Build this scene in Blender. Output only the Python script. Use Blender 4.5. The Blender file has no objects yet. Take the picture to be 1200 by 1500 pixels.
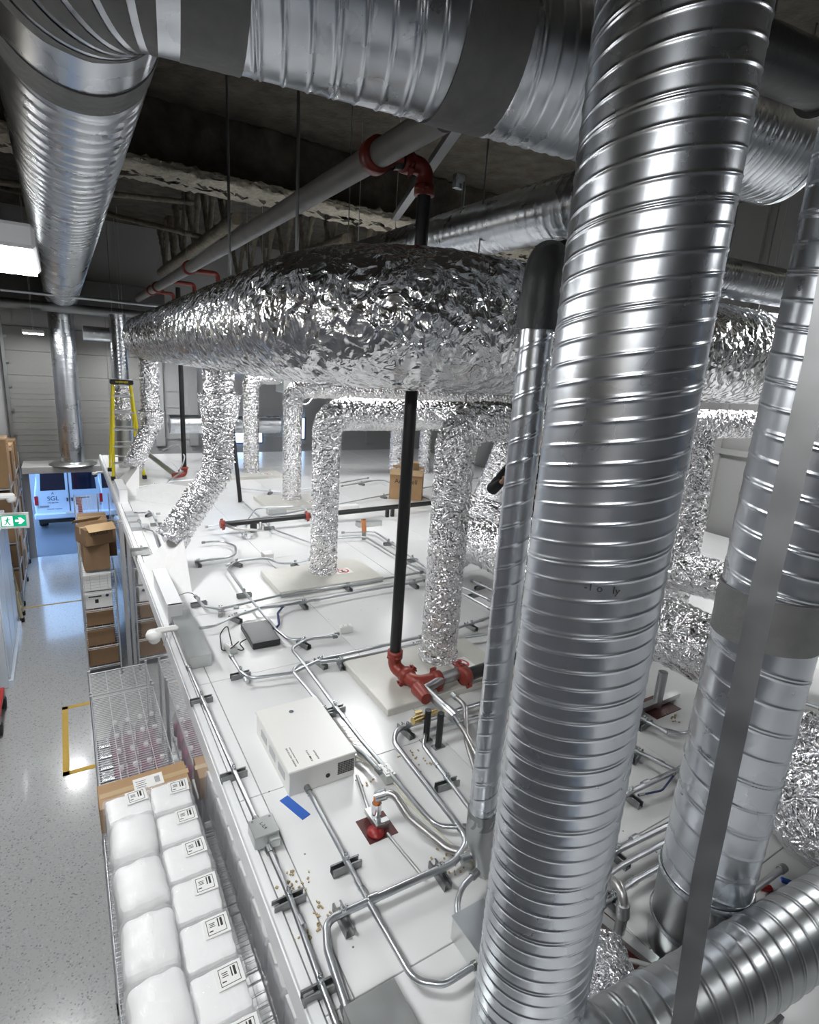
import bpy, math, random
import numpy as np
from mathutils import Vector, Matrix
random.seed(4)
PI = math.pi
SC = bpy.context.scene
COL = SC.collection
RZ = 2.8            # top of the cleanroom roof
CZ = 5.2            # eye height

# ------------------------------------------------------------------ survey camera (used for the camera and to survey points on real planes)
F, PITCH, YAW, ROLL = 816.92, 0.2495026, 0.5608971, 0.0656981
_cy, _sy, _cp, _sp = math.cos(YAW), math.sin(YAW), math.cos(PITCH), math.sin(PITCH)
_fw = Vector((_sy*_cp, _cy*_cp, -_sp)); _rt = Vector((_cy, -_sy, 0)); _up = _rt.cross(_fw)
_r2 = math.cos(ROLL)*_rt + math.sin(ROLL)*_up
_u2 = -math.sin(ROLL)*_rt + math.cos(ROLL)*_up
EYE = Vector((0, 0, CZ))
def ray(px, py): return _fw + _r2*((px-600)/F) - _u2*((py-750)/F)
def R(px, py, z=RZ):                      # point of a horizontal plane
    d = ray(px, py); return EYE + d*((z-CZ)/d.z)
def RY(px, py, y):
    d = ray(px, py); return EYE + d*(y/d.y)
def RX(px, py, x):
    d = ray(px, py); return EYE + d*(x/d.x)

# ------------------------------------------------------------------ materials
MATS = {}
def nodes(name):
    m = bpy.data.materials.new(name); m.use_nodes = True
    nt = m.node_tree; b = nt.nodes['Principled BSDF']; MATS[name] = m
    return m, nt, b
def simple(name, col, rough=.5, metal=0., spec=.5, coat=0., emis=None, es=0., alpha=1., trans=0., noise=0., nscale=20., bump=0., bscale=60.):
    m, nt, b = nodes(name)
    b.inputs['Base Color'].default_value = (*col, 1); b.inputs['Roughness'].default_value = rough
    b.inputs['Metallic'].default_value = metal; b.inputs['Specular IOR Level'].default_value = spec
    b.inputs['Coat Weight'].default_value = coat; b.inputs['Alpha'].default_value = alpha
    b.inputs['Transmission Weight'].default_value = trans
    if emis: b.inputs['Emission Color'].default_value = (*emis, 1); b.inputs['Emission Strength'].default_value = es
    tc = nt.nodes.new('ShaderNodeTexCoord')
    if noise:
        n = nt.nodes.new('ShaderNodeTexNoise'); n.inputs['Scale'].default_value = nscale; n.inputs['Detail'].default_value = 5
        nt.links.new(tc.outputs['Object'], n.inputs['Vector'])
        mx = nt.nodes.new('ShaderNodeMix'); mx.data_type = 'RGBA'
        mx.inputs[6].default_value = (*[max(0, c*(1-noise)) for c in col], 1); mx.inputs[7].default_value = (*[min(1, c*(1+noise)) for c in col], 1)
        nt.links.new(n.outputs['Fac'], mx.inputs[0]); nt.links.new(mx.outputs[2], b.inputs['Base Color'])
    if bump:
        n2 = nt.nodes.new('ShaderNodeTexNoise'); n2.inputs['Scale'].default_value = bscale; n2.inputs['Detail'].default_value = 4
        nt.links.new(tc.outputs['Object'], n2.inputs['Vector'])
        bp = nt.nodes.new('ShaderNodeBump'); bp.inputs['Strength'].default_value = bump; bp.inputs['Distance'].default_value = .02
        nt.links.new(n2.outputs['Fac'], bp.inputs['Height']); nt.links.new(bp.outputs['Normal'], b.inputs['Normal'])
    return m
def galv(name, col, r0, r1, scale=9, bump=.05):
    m, nt, b = nodes(name)
    b.inputs['Metallic'].default_value = 1
    tc = nt.nodes.new('ShaderNodeTexCoord')
    v = nt.nodes.new('ShaderNodeTexVoronoi'); v.inputs['Scale'].default_value = scale*7
    n = nt.nodes.new('ShaderNodeTexNoise'); n.inputs['Scale'].default_value = scale; n.inputs['Detail'].default_value = 6
    nt.links.new(tc.outputs['Object'], v.inputs['Vector']); nt.links.new(tc.outputs['Object'], n.inputs['Vector'])
    mx = nt.nodes.new('ShaderNodeMix'); mx.data_type = 'RGBA'
    mx.inputs[6].default_value = (*[c*.86 for c in col], 1); mx.inputs[7].default_value = (*[min(1, c*1.1) for c in col], 1)
    nt.links.new(n.outputs['Fac'], mx.inputs[0]); nt.links.new(mx.outputs[2], b.inputs['Base Color'])
    sp = nt.nodes.new('ShaderNodeSeparateColor'); nt.links.new(v.outputs['Color'], sp.inputs[0])
    mr = nt.nodes.new('ShaderNodeMapRange'); mr.inputs['To Min'].default_value = r0; mr.inputs['To Max'].default_value = r1
    mr.inputs['From Min'].default_value = .3; mr.inputs['From Max'].default_value = .7
    nt.links.new(n.outputs['Fac'], mr.inputs['Value']); nt.links.new(sp.outputs[0], mx.inputs[0]) if False else None; nt.links.new(mr.outputs[0], b.inputs['Roughness'])
    bp = nt.nodes.new('ShaderNodeBump'); bp.inputs['Strength'].default_value = bump; bp.inputs['Distance'].default_value = .02
    nt.links.new(n.outputs['Fac'], bp.inputs['Height']); nt.links.new(bp.outputs['Normal'], b.inputs['Normal'])
    return m
def foil(name, col, rough, sc, strength):
    m, nt, b = nodes(name)
    b.inputs['Metallic'].default_value = 1; b.inputs['Base Color'].default_value = (*col, 1); b.inputs['Roughness'].default_value = rough
    tc = nt.nodes.new('ShaderNodeTexCoord')
    n = nt.nodes.new('ShaderNodeTexNoise'); n.inputs['Scale'].default_value = sc; n.inputs['Detail'].default_value = 3; n.inputs['Distortion'].default_value = 1.2
    v = nt.nodes.new('ShaderNodeTexVoronoi'); v.inputs['Scale'].default_value = sc*1.7; v.feature = 'F1'
    nt.links.new(tc.outputs['Object'], n.inputs['Vector']); nt.links.new(n.outputs['Color'], v.inputs['Vector'])
    mp = nt.nodes.new('ShaderNodeVectorMath'); mp.operation = 'MULTIPLY_ADD'
    mp.inputs[1].default_value = (.12, .12, .12); nt.links.new(n.outputs['Color'], mp.inputs[0]); nt.links.new(tc.outputs['Object'], mp.inputs[2])
    nt.links.new(mp.outputs[0], v.inputs['Vector'])
    ad = nt.nodes.new('ShaderNodeMath'); ad.operation = 'ADD'
    nt.links.new(n.outputs['Fac'], ad.inputs[0]); nt.links.new(v.outputs['Distance'], ad.inputs[1])
    bp = nt.nodes.new('ShaderNodeBump'); bp.inputs['Strength'].default_value = strength; bp.inputs['Distance'].default_value = .035
    nt.links.new(ad.outputs[0], bp.inputs['Height']); nt.links.new(bp.outputs['Normal'], b.inputs['Normal'])
    return m
M = MATS
galv('galv', (.66, .69, .73), .24, .33, 3, .0)
galv('galv_dull', (.48, .50, .51), .28, .40, 3, .0)
galv('emt', (.56, .58, .60), .28, .36, 3, .0)
galv('steel_box', (.58, .60, .59), .3, .42, 6, .01)
galv('strut', (.30, .31, .31), .35, .5, 4, .0)
simple('wire', (.66, .67, .69), .35, metal=.6)
galv('strap_metal', (.42, .43, .44), .38, .48, 14, .03)
foil('foil', (.90, .90, .91), .09, 10, .8)
foil('foil_big', (.80, .81, .82), .17, 7, .55)
foil('foil_rough', (.90, .90, .92), .09, 14, .9)
simple('mastic', (.17, .17, .17), .55, noise=.25, nscale=14, bump=.25, bscale=24)
simple('mastic_dark', (.055, .057, .06), .45, noise=.3, nscale=14, bump=.2, bscale=30)
simple('dust_wrap', (.05, .05, .052), .6, noise=.3, bump=.3, bscale=30)
simple('black_pipe', (.012, .012, .013), .34, noise=.3)
simple('red_iron', (.26, .038, .026), .36, noise=.25, bump=.15, bscale=60)
simple('red_bright', (.55, .03, .03), .4)
simple('red_deep', (.30, .02, .02), .35)
simple('pipe_grey', (.30, .295, .285), .5, noise=.3, nscale=5)
simple('copper', (.62, .26, .12), .3, metal=1)
simple('brass', (.62, .48, .22), .3, metal=1)
simple('white_paint', (.80, .80, .79), .38, noise=.04)
simple('white_cap', (.80, .81, .82), .3)
simple('white_box', (.74, .74, .71), .33)
simple('white_plastic', (.82, .82, .80), .35)
simple('dark_slab', (.12, .12, .12), .8)
simple('plate', (.60, .59, .54), .32, spec=.6, noise=.1, nscale=8)
simple('black_plastic', (.018, .018, .02), .32, bump=.03)
simple('black_rubber', (.015, .015, .015), .7)
simple('grey_cover', (.42, .43, .44), .4)
simple('blue_tape', (.03, .12, .48), .6)
simple('blue_wrap', (.02, .035, .13), .5)
simple('cardboard', (.43, .27, .14), .78, noise=.12, nscale=6)
simple('cardboard_dark', (.25, .155, .085), .8, noise=.14, nscale=6)
simple('cardboard_pale', (.52, .36, .20), .78, noise=.1, nscale=6)
simple('tape_brown', (.50, .36, .20), .3)
simple('label_white', (.85, .85, .83), .55)
simple('ink', (.02, .02, .02), .6)
simple('ink_blue', (.03, .05, .12), .5)
simple('green_sign', (.0, .23, .12), .4, emis=(0, .5, .25), es=.35)
simple('sign_white', (.9, .9, .9), .4, emis=(.9, 1, .95), es=.5)
simple('green_label', (.1, .5, .06), .6)
simple('fabric_black', (.010, .010, .011), .9, bump=.3, bscale=120)
simple('skin', (.55, .31, .22), .5)
simple('hair', (.03, .02, .015), .6)
simple('ladder_yellow', (.80, .66, .01), .4)
simple('ladder_beige', (.62, .55, .36), .5)
simple('aluminium', (.75, .76, .77), .3, metal=1)
simple('van_white', (.62, .72, .85), .28, coat=.5)
simple('van_glass', (.008, .012, .03), .06, spec=.8)
simple('tail_red', (.45, .015, .02), .25)
simple('chrome', (.7, .72, .75), .12, metal=1)
simple('tyre', (.012, .012, .013), .8)
simple('pack_white', (.88, .88, .87), .42, bump=.22, bscale=13)
simple('liquid_pink', (.62, .03, .20), .15, trans=.25)
simple('clear_bottle', (.85, .87, .9), .08, alpha=.35)
simple('foil_pack', (.7, .72, .75), .25, metal=1, bump=.4, bscale=24)
simple('cabinet_white', (.70, .76, .84), .2, bump=.03, bscale=4)
simple('yellow_line', (.62, .40, .06), .5, noise=.15)
simple('red_sign', (.50, .03, .04), .5)
simple('wire_white', (.68, .66, .55), .45)
simple('pump_purple', (.10, .08, .2), .4)
simple('ceiling_foam', (.105, .092, .074), .95, noise=.85, nscale=4.5, bump=1., bscale=16)
simple('foam_pale', (.60, .555, .46), .95, noise=.5, nscale=13, bump=1., bscale=26)  # paler foam tone that holds the light on the beam flange
simple('foam_mid', (.25, .22, .175), .95, noise=.55, nscale=10, bump=1., bscale=20)
simple('wall_grey', (.28, .285, .30), .5, noise=.04)
simple('wall_left_grey', (.15, .15, .16), .5, noise=.05)
simple('wall_dark', (.10, .10, .105), .7, noise=.1)
simple('wall_right_panel', (.27, .27, .265), .45, noise=.05)
simple('wall_panel', (.235, .235, .225), .5, noise=.05)
simple('wall_back_light', (.48, .485, .49), .5, noise=.04)
simple('canopy_white', (.45, .45, .45), .5)
simple('seam_grey', (.28, .28, .29), .5)
simple('lamp_body', (.75, .76, .78), .4)
simple('lamp_lit', (1, 1, 1), .5, emis=(.985, .995, 1.0), es=30)
simple('window_lit', (.5, .65, .9), .2, emis=(.40, .62, 1.0), es=2.2)
simple('asphalt', (.10, .12, .16), .6, noise=.3, nscale=30, bump=.3, bscale=60)
simple('plastic_shell', (.95, .95, .97), .08, alpha=.22, bump=.9, bscale=15)
simple('braid', (.50, .49, .48), .35, metal=1, bump=.12, bscale=260)
# glossy wall panels of the cleanroom
cp = simple('cleanroom_panel', (.66, .66, .69), .06, spec=.9, coat=1.); cp.node_tree.nodes['Principled BSDF'].inputs['Coat IOR'].default_value = 2.1; cp.node_tree.nodes['Principled BSDF'].inputs['Metallic'].default_value = .4; cp.node_tree.nodes['Principled BSDF'].inputs['IOR'].default_value = 1.9
# epoxy floor with flakes
m, nt, b = nodes('epoxy')
tc = nt.nodes.new('ShaderNodeTexCoord'); v = nt.nodes.new('ShaderNodeTexVoronoi'); v.inputs['Scale'].default_value = 75
nt.links.new(tc.outputs['Object'], v.inputs['Vector'])
sp = nt.nodes.new('ShaderNodeSeparateColor'); nt.links.new(v.outputs['Color'], sp.inputs[0])
cr = nt.nodes.new('ShaderNodeValToRGB'); cr.color_ramp.interpolation = 'CONSTANT'
cr.color_ramp.elements[0].color = (.46, .465, .46, 1); cr.color_ramp.elements[1].position = .80; cr.color_ramp.elements[1].color = (.39, .40, .40, 1)
e = cr.color_ramp.elements.new(.93); e.color = (.27, .27, .28, 1); e = cr.color_ramp.elements.new(.97); e.color = (.52, .52, .52, 1)
nt.links.new(sp.outputs[0], cr.inputs[0]); nt.links.new(cr.outputs[0], b.inputs['Base Color'])
b.inputs['Roughness'].default_value = .2; b.inputs['Coat Weight'].default_value = .6; b.inputs['Coat Roughness'].default_value = .08
n = nt.nodes.new('ShaderNodeTexNoise'); n.inputs['Scale'].default_value = 22; nt.links.new(tc.outputs['Object'], n.inputs['Vector'])
bp = nt.nodes.new('ShaderNodeBump'); bp.inputs['Strength'].default_value = .12; bp.inputs['Distance'].default_value = .01
nt.links.new(n.outputs['Fac'], bp.inputs['Height']); nt.links.new(bp.outputs['Normal'], b.inputs['Normal'])
# white roof panels with scuffs and specks of debris
m, nt, b = nodes('roof_white')
tc = nt.nodes.new('ShaderNodeTexCoord')
v = nt.nodes.new('ShaderNodeTexVoronoi'); v.inputs['Scale'].default_value = 11; v.inputs['Randomness'].default_value = 1
nt.links.new(tc.outputs['Object'], v.inputs['Vector'])
lt = nt.nodes.new('ShaderNodeMath'); lt.operation = 'LESS_THAN'; lt.inputs[1].default_value = .055
nt.links.new(v.outputs['Distance'], lt.inputs[0])
n = nt.nodes.new('ShaderNodeTexNoise'); n.inputs['Scale'].default_value = 1.3; n.inputs['Detail'].default_value = 6
nt.links.new(tc.outputs['Object'], n.inputs['Vector'])
gt = nt.nodes.new('ShaderNodeMath'); gt.operation = 'GREATER_THAN'; gt.inputs[1].default_value = .55; nt.links.new(n.outputs['Fac'], gt.inputs[0])
ml = nt.nodes.new('ShaderNodeMath'); ml.operation = 'MULTIPLY'; nt.links.new(lt.outputs[0], ml.inputs[0]); nt.links.new(gt.outputs[0], ml.inputs[1])
mr = nt.nodes.new('ShaderNodeMix'); mr.data_type = 'RGBA'; mr.inputs[6].default_value = (.72, .725, .725, 1); mr.inputs[7].default_value = (.80, .805, .805, 1)
nt.links.new(n.outputs['Fac'], mr.inputs[0])
mx = nt.nodes.new('ShaderNodeMix'); mx.data_type = 'RGBA'; mx.inputs[7].default_value = (.22, .19, .14, 1)
nt.links.new(ml.outputs[0], mx.inputs[0]); nt.links.new(mr.outputs[2], mx.inputs[6]); nt.links.new(mx.outputs[2], b.inputs['Base Color'])
b.inputs['Roughness'].default_value = .22; b.inputs['Specular IOR Level'].default_value = .5

# ------------------------------------------------------------------ mesh building
class MB:
    def __init__(s): s.v = []; s.f = []; s.n = 0; s.smooth = []
    def add(s, v, f, smooth=False):
        s.v.append(np.asarray(v, float)); s.f += [tuple(i+s.n for i in q) for q in f]; s.smooth += [smooth]*len(f); s.n += len(v)
    def box(s, c, size, rz=0., bev=0., rot=None):
        x, y, z = [a/2 for a in size]
        b = min(bev, x*.9, y*.9, z*.9)
        if b <= 0:
            v = [(i, j, k) for i in (-x, x) for j in (-y, y) for k in (-z, z)]
            f = [(0, 1, 3, 2), (4, 6, 7, 5), (0, 4, 5, 1), (2, 3, 7, 6), (0, 2, 6, 4), (1, 5, 7, 3)]
        else:
            v = []; idx = {}
            for i in (-1, 1):
                for j in (-1, 1):
                    for k in (-1, 1):
                        for a in range(3):
                            p = [i*(x-b), j*(y-b), k*(z-b)]; p[a] = (i, j, k)[a]*(x, y, z)[a]
                            idx[(i, j, k, a)] = len(v); v.append(tuple(p))
            f = []
            for a in range(3):
                o = [q for q in range(3) if q != a]
                for sg in (-1, 1):
                    q = []
                    for (m1, m2) in ((-1, -1), (1, -1), (1, 1), (-1, 1)):
                        t = [0, 0, 0]; t[a] = sg; t[o[0]] = m1; t[o[1]] = m2; q.append(idx[(*t, a)])
                    f.append(tuple(q))
            for a in range(3):
                o = [q for q in range(3) if q != a]
                for m1 in (-1, 1):
                    for m2 in (-1, 1):
                        t1 = [0, 0, 0]; t1[o[0]] = m1; t1[o[1]] = m2; t2 = list(t1); t1[a] = -1; t2[a] = 1
                        f.append((idx[(*t1, o[0])], idx[(*t2, o[0])], idx[(*t2, o[1])], idx[(*t1, o[1])]))
            for i in (-1, 1):
                for j in (-1, 1):
                    for k in (-1, 1): f.append(tuple(idx[(i, j, k, a)] for a in range(3)))
        v = np.array(v)
        if rot is not None: v = v @ np.array(rot.to_3x3()).T
        elif rz:
            cc, ss = math.cos(rz), math.sin(rz); v = np.stack([v[:, 0]*cc-v[:, 1]*ss, v[:, 0]*ss+v[:, 1]*cc, v[:, 2]], 1)
        s.add(v+np.array(c), f); return s
    def tube(s, pts, rad, n=12, caps=True, rfun=None, ds=None, fil=0., cut=1):
        v, f, L = sweep(pts, rad, n, rfun, ds, fil)
        s.add(v, f, True)
        if caps:
            k = len(v)//n
            s.add(v[:n], [tuple(range(n))[::-1]]); s.add(v[(k-1)*n:], [tuple(range(n))])
        return s
    def prism(s, poly, z0, z1, mat=None):           # polygon in xy extruded in z, then moved by a matrix
        n = len(poly); v = [(x, y, z0) for x, y in poly]+[(x, y, z1) for x, y in poly]
        f = [tuple(range(n))[::-1], tuple(range(n, 2*n))]+[(i, (i+1) % n, n+(i+1) % n, n+i) for i in range(n)]
        v = np.array(v, float)
        if mat is not None: v = np.array([(mat @ Vector(p))[:] for p in v])
        s.add(v, f); return s
    def lathe(s, prof, c=(0, 0, 0), n=24, mat=None):
        v = []; f = []
        for r, z in prof:
            for i in range(n): a = 2*PI*i/n; v.append((r*math.cos(a), r*math.sin(a), z))
        for k in range(len(prof)-1):
            for i in range(n): f.append((k*n+i, k*n+(i+1) % n, (k+1)*n+(i+1) % n, (k+1)*n+i))
        v = np.array(v)
        if mat is not None: v = np.array([(mat @ Vector(p))[:] for p in v])
        s.add(v+np.array(c), f, True); return s
    def build(s, name, mat, parent=None):
        me = bpy.data.meshes.new(name)
        V = np.concatenate(s.v) if s.v else np.zeros((0, 3))
        off = Vector((0, 0, 0))
        if parent is not None: off = world_loc(parent)
        else:
            lo = V.min(0); hi = V.max(0); off = Vector(((lo[0]+hi[0])/2, (lo[1]+hi[1])/2, lo[2]))
        me.from_pydata((V-np.array(off[:])).tolist(), [], s.f)
        me.polygons.foreach_set('use_smooth', s.smooth); me.update()
        me.materials.append(M[mat] if isinstance(mat, str) else mat)
        o = bpy.data.objects.new(name, me); COL.objects.link(o)
        if parent is not None: o.parent = parent
        else: o.location = off
        return o
def world_loc(o):
    p = Vector(o.location)
    while o.parent is not None: o = o.parent; p = p + Vector(o.location)
    return p
def fillet(pts, r, n=8):
    P = [Vector(p) for p in pts]
    if r <= 0 or len(P) < 3: return P
    out = [P[0]]
    for i in range(1, len(P)-1):
        a = P[i-1]-P[i]; b = P[i+1]-P[i]; la, lb = a.length, b.length; a.normalize(); b.normalize()
        ang = a.angle(b, PI)
        if ang > PI-.05: out.append(P[i]); continue
        t = min(r/math.tan(ang/2), la*.48, lb*.48); rr = t*math.tan(ang/2)
        bis = (a+b).normalized(); c = P[i]+bis*(rr/math.sin(ang/2))
        s0 = P[i]+a*t-c; s1 = P[i]+b*t-c; tot = s0.angle(s1); ax = s0.cross(s1).normalized()
        for k in range(n+1): out.append(c+Matrix.Rotation(tot*k/n, 3, ax) @ s0)
    out.append(P[-1]); return out
def sweep(pts, rad, n=12, rfun=None, ds=None, fil=0.):
    P = fillet(pts, fil, 10)
    if ds:
        A = np.array([p[:] for p in P]); seg = np.linalg.norm(np.diff(A, axis=0), axis=1); S = np.concatenate([[0], np.cumsum(seg)])
        k = max(2, int(S[-1]/ds)+1); t = np.linspace(0, S[-1], k)
        A = np.stack([np.interp(t, S, A[:, i]) for i in range(3)], 1); S = t
    else:
        A = np.array([p[:] for p in P]); S = np.concatenate([[0], np.cumsum(np.linalg.norm(np.diff(A, axis=0), axis=1))])
    T = np.gradient(A, axis=0); T /= np.linalg.norm(T, axis=1)[:, None]
    k = len(A); N = np.zeros((k, 3))
    h = np.array([0, 0, 1.]) if abs(T[0][2]) < .9 else np.array([0, 1., 0])
    N[0] = h-T[0]*(h@T[0]); N[0] /= np.linalg.norm(N[0])
    for i in range(1, k):
        q = N[i-1]-T[i]*(N[i-1]@T[i]); N[i] = q/np.linalg.norm(q)
    B = np.cross(T, N)
    th = np.arange(n)*2*PI/n
    r = np.full((k, n), rad, float) if np.isscalar(rad) else np.interp(np.linspace(0, 1, k), np.linspace(0, 1, len(rad)), rad)[:, None]*np.ones((1, n))
    if rfun is not None: r = r+rfun(S[:, None], th[None, :])
    V = A[:, None, :]+r[..., None]*(np.cos(th)[None, :, None]*N[:, None, :]+np.sin(th)[None, :, None]*B[:, None, :])
    i = np.arange(k-1)[:, None]*n; j = np.arange(n)[None, :]; j2 = (j+1) % n
    f = np.stack([i+j, i+j2, i+n+j2, i+n+j], -1).reshape(-1, 4)
    return V.reshape(-1, 3), f.tolist(), S[-1]
def ribs(pitch, nrib, amp, w, hand=1):
    def fn(s, th):
        u = (s/pitch+hand*th/(2*PI)) % 1.
        out = 0*u
        for k in range(nrib):
            d = ((u-k/nrib+.5) % 1.-.5)*pitch
            if k == 0: out = out+amp*.9*np.exp(-((np.abs(d)-w*1.5)/w)**2)-amp*.5*np.exp(-(d/(w*.7))**2)
            else: out = out+amp*np.exp(-(d/w)**2)
        return out
    return fn
def crinkle(seed, amp, fs=(4, 40), nmax=10, cnt=26):
    rg = np.random.default_rng(seed)
    ks = [(rg.uniform(*fs), rg.integers(-nmax, nmax+1), rg.uniform(0, 2*PI), rg.uniform(.4, 1)) for _ in range(cnt)]
    def fn(s, th):
        o = 0*s+0*th
        for f_, n_, p_, a_ in ks: o = o+a_*(1-2*np.abs(np.sin((f_*s+n_*th+p_)/1)))*(.5+.5*np.sin(.37*f_*s+p_*3+2*th))
        return amp*o/math.sqrt(cnt)
    return fn
def tag(o, label, cat, group=None, kind=None):
    o['label'] = label; o['category'] = cat
    if group: o['group'] = group
    if kind: o['kind'] = kind
    return o
def thing(name, loc, label, cat, group=None, rz=0.):
    o = bpy.data.objects.new(name, None); COL.objects.link(o); o.location = loc; o.rotation_euler = (0, 0, rz)
    o.empty_display_size = .1
    return tag(o, label, cat, group)
def struct(o): o['kind'] = 'structure'; return o
def cyl(p0, p1, r, n=16): return MB().tube([p0, p1], r, n)
def copy_tree(o, parent=None):
    c = o.copy(); COL.objects.link(c); c.parent = parent
    for ch in list(o.children): copy_tree(ch, c)
    return c
def text_mesh(name, s, size, mat, matrix, parent, extr=.0008, align='CENTER'):
    cu = bpy.data.curves.new('t', 'FONT'); cu.body = s; cu.size = size; cu.extrude = extr; cu.align_x = align; cu.align_y = 'CENTER'
    t = bpy.data.objects.new('t', cu); COL.objects.link(t)
    dg = bpy.context.evaluated_depsgraph_get(); me = bpy.data.meshes.new_from_object(t.evaluated_get(dg))
    bpy.data.objects.remove(t); bpy.data.curves.remove(cu)
    off = world_loc(parent) if parent else Vector()
    me.transform(Matrix.Translation(-off) @ matrix); me.materials.clear(); me.materials.append(M[mat])
    o = bpy.data.objects.new(name, me); COL.objects.link(o); o.parent = parent
    return o
def frame(o, x, y):       # matrix whose local x,y axes are the given world directions
    x = Vector(x).normalized(); y = Vector(y); y = (y-x*x.dot(y)).normalized(); z = x.cross(y)
    return Matrix.Translation(Vector(o)) @ Matrix((x, y, z)).transposed().to_4x4()
ORD = ['first', 'second', 'third', 'fourth', 'fifth', 'sixth', 'seventh', 'eighth', 'ninth']

# ================================================================== SETTING
XE = .624           # face of the cleanroom wall / edge of its roof
struct(MB().box((3.7, 6.2, -.05), (11.8, 20, .1)).build('floor', 'epoxy'))
struct(MB().box((3.9, 6.0, 8.25), (11.6, 20.4, .2)).build('ceiling', 'ceiling_foam'))
struct(MB().box((-1.75, 6.2, 2.45), (.2, 20, 4.9)).build('wall_left', 'wall_left_grey'))
struct(MB().box((-1.72, 6.2, 6.55), (.26, 20, 3.3)).build('wall_left_upper', 'ceiling_foam'))
struct(MB().box((3.9, -4.0, 4.1), (11.6, .2, 8.2)).build('wall_rear', 'wall_dark'))
# right wall with upright ribs
w = MB().box((9.7, 6.2, 4.1), (.2, 20, 8.2))
for i in range(16): w.box((9.57, -3+i*1.2, 4.1), (.07, .12, 8.2))
for z in (4.2, 5.3): w.box((9.55, 6.2, z), (.08, 20, .1))
struct(w.build('wall_right', 'wall_right_panel'))
# back wall: opening for the van, overhead door panels, windows
YB = 16.2
w = MB()
w.box((-1.28, YB+.1, 4.1), (.86, .2, 8.2)); w.box((5.6, YB+.1, 4.1), (8.2, .2, 8.2)); w.box((.32, YB+.1, 5.32), (2.36, .2, 5.76))
struct(w.build('wall_back', 'wall_back_light'))
d = bpy.data.objects.new('door_1', None); COL.objects.link(d); d.location = (.32, YB-.02, 2.3); struct(d)
for k in range(6):
    z0 = 2.3+k*.55
    q = MB().box((.32, YB-.05, z0+.275), (2.9, .06, .549), bev=.010)
    for j in (1, 2, 3): q.box((.32, YB-.082, z0+.13*j), (2.86, .012, .012))
    q.build('door_panel', 'wall_panel', d)
for x in (-1.08, 1.80):
    q = MB().box((x, YB-.12, 2.9), (.06, .05, 5.8))
    for z in np.arange(.4, 5.6, .55): q.box((x+(.05 if x < 0 else -.05), YB-.12, z), (.10, .06, .05))
    q.build('door_track', 'strut', d)
q = MB()
q.tube([(1.02, YB-.16, 2.4), (1.02, YB-.16, 6.6)], .006, 6); q.tube([(1.1, YB-.16, 2.4), (1.1, YB-.16, 6.6)], .006, 6)
q.build('lift_cord', 'strut', d)
# horizontal sheet ribs on the back wall beyond the door
w = MB()
for z in np.arange(3.0, 5.9, .42): w.box((5.6, YB-.015, z), (7.2, .03, .05))
for x in (2.15, 3.0, 6.3, 8.4): w.box((x, YB-.05, 4.6), (.22, .1, 3.6))
struct(w.build('trim_1', 'wall_back_light'))
# canopy over the opening
struct(MB().box((.22, 15.72, 2.40), (2.3, .95, .16), bev=.01).build('trim_2', 'canopy_white'))
for i, (x0, x1, z0, z1) in enumerate([(3.3, 4.4, 4.85, 5.12), (3.5, 4.9, 2.85, 3.35), (5.6, 6.2, 2.95, 3.6)]):
    wn = bpy.data.objects.new('window_%d' % (i+1), None); COL.objects.link(wn); wn.location = ((x0+x1)/2, YB-.06, z0); struct(wn)
    q = MB()
    for x in np.linspace(x0, x1, 4): q.box((x, YB-.08, (z0+z1)/2), (.04, .05, z1-z0))
    for z in (z0, z1): q.box(((x0+x1)/2, YB-.08, z), (x1-x0, .05, .04))
    q.build('window_frame', 'wall_panel', wn)
    MB().box(((x0+x1)/2, YB-.06, (z0+z1)/2), (x1-x0, .01, z1-z0)).build('pane', 'window_lit', wn)
struct(MB().box((0, 30, -.06), (40, 27.6, .1)).build('ground', 'asphalt'))
# painted lines
def line(pts, wd, label):
    q = MB()
    for (a, b_) in pts:
        a = Vector(a); b_ = Vector(b_); dd = (b_-a); L = dd.length; an = math.atan2(dd.y, dd.x); c = (a+b_)/2
        q.box((c.x, c.y, .002), (L+wd, wd, .004), rz=an)
    tag(q.build('floor_marking', 'yellow_line'), label, 'floor marking')
line([((-.32, 7.2, 0), (-.32, 8.75, 0)), ((-.32, 7.2, 0), (.0, 7.2, 0)), ((-.32, 8.75, 0), (.0, 8.75, 0))], .075, 'yellow painted rectangle outline on the corridor floor beside the wire rack')
line([((-.98, 12.92, 0), (.03, 12.92, 0))], .05, 'thin yellow line across the corridor floor toward the open van door')

# cleanroom: wall, roof panels, edge cap
struct(MB().box((XE+.06, 5.4, 1.36), (.10, 18.8, 2.72)).build('wall_cleanroom', 'cleanroom_panel'))
w = MB()
xs = [XE+.05, .80, 2.02, 3.24, 4.46, 5.68, 6.9, 8.1, 9.4]
ys = [-3.8, -1.9, -.4, 1.0, 1.44, 2.66, 3.95, 5.17, 6.5, 7.7, 8.95, 10.2, 11.4, 12.6, 13.8, 14.8]
for i in range(len(xs)-1):
    for j in range(len(ys)-1):
        off = 0
        x0, x1, y0, y1 = xs[i], xs[i+1], ys[j], ys[j+1]
        w.box(((x0+x1)/2, (y0+y1)/2, RZ-.03), (x1-x0-.005, y1-y0-.005, .06), bev=.002)
struct(w.build('ceiling_cleanroom', 'roof_white'))
struct(MB().box((5.1, 5.5, RZ-.09), (8.8, 18.6, .055)).build('trim_3', 'dark_slab'))
w = MB().box((XE+.022, 5.5, RZ-.01), (.044, 18.6, .055), bev=.004).box((XE+.0, 5.5, RZ-.09), (.012, 18.6, .14))
struct(w.build('trim_4', 'white_cap'))
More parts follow.
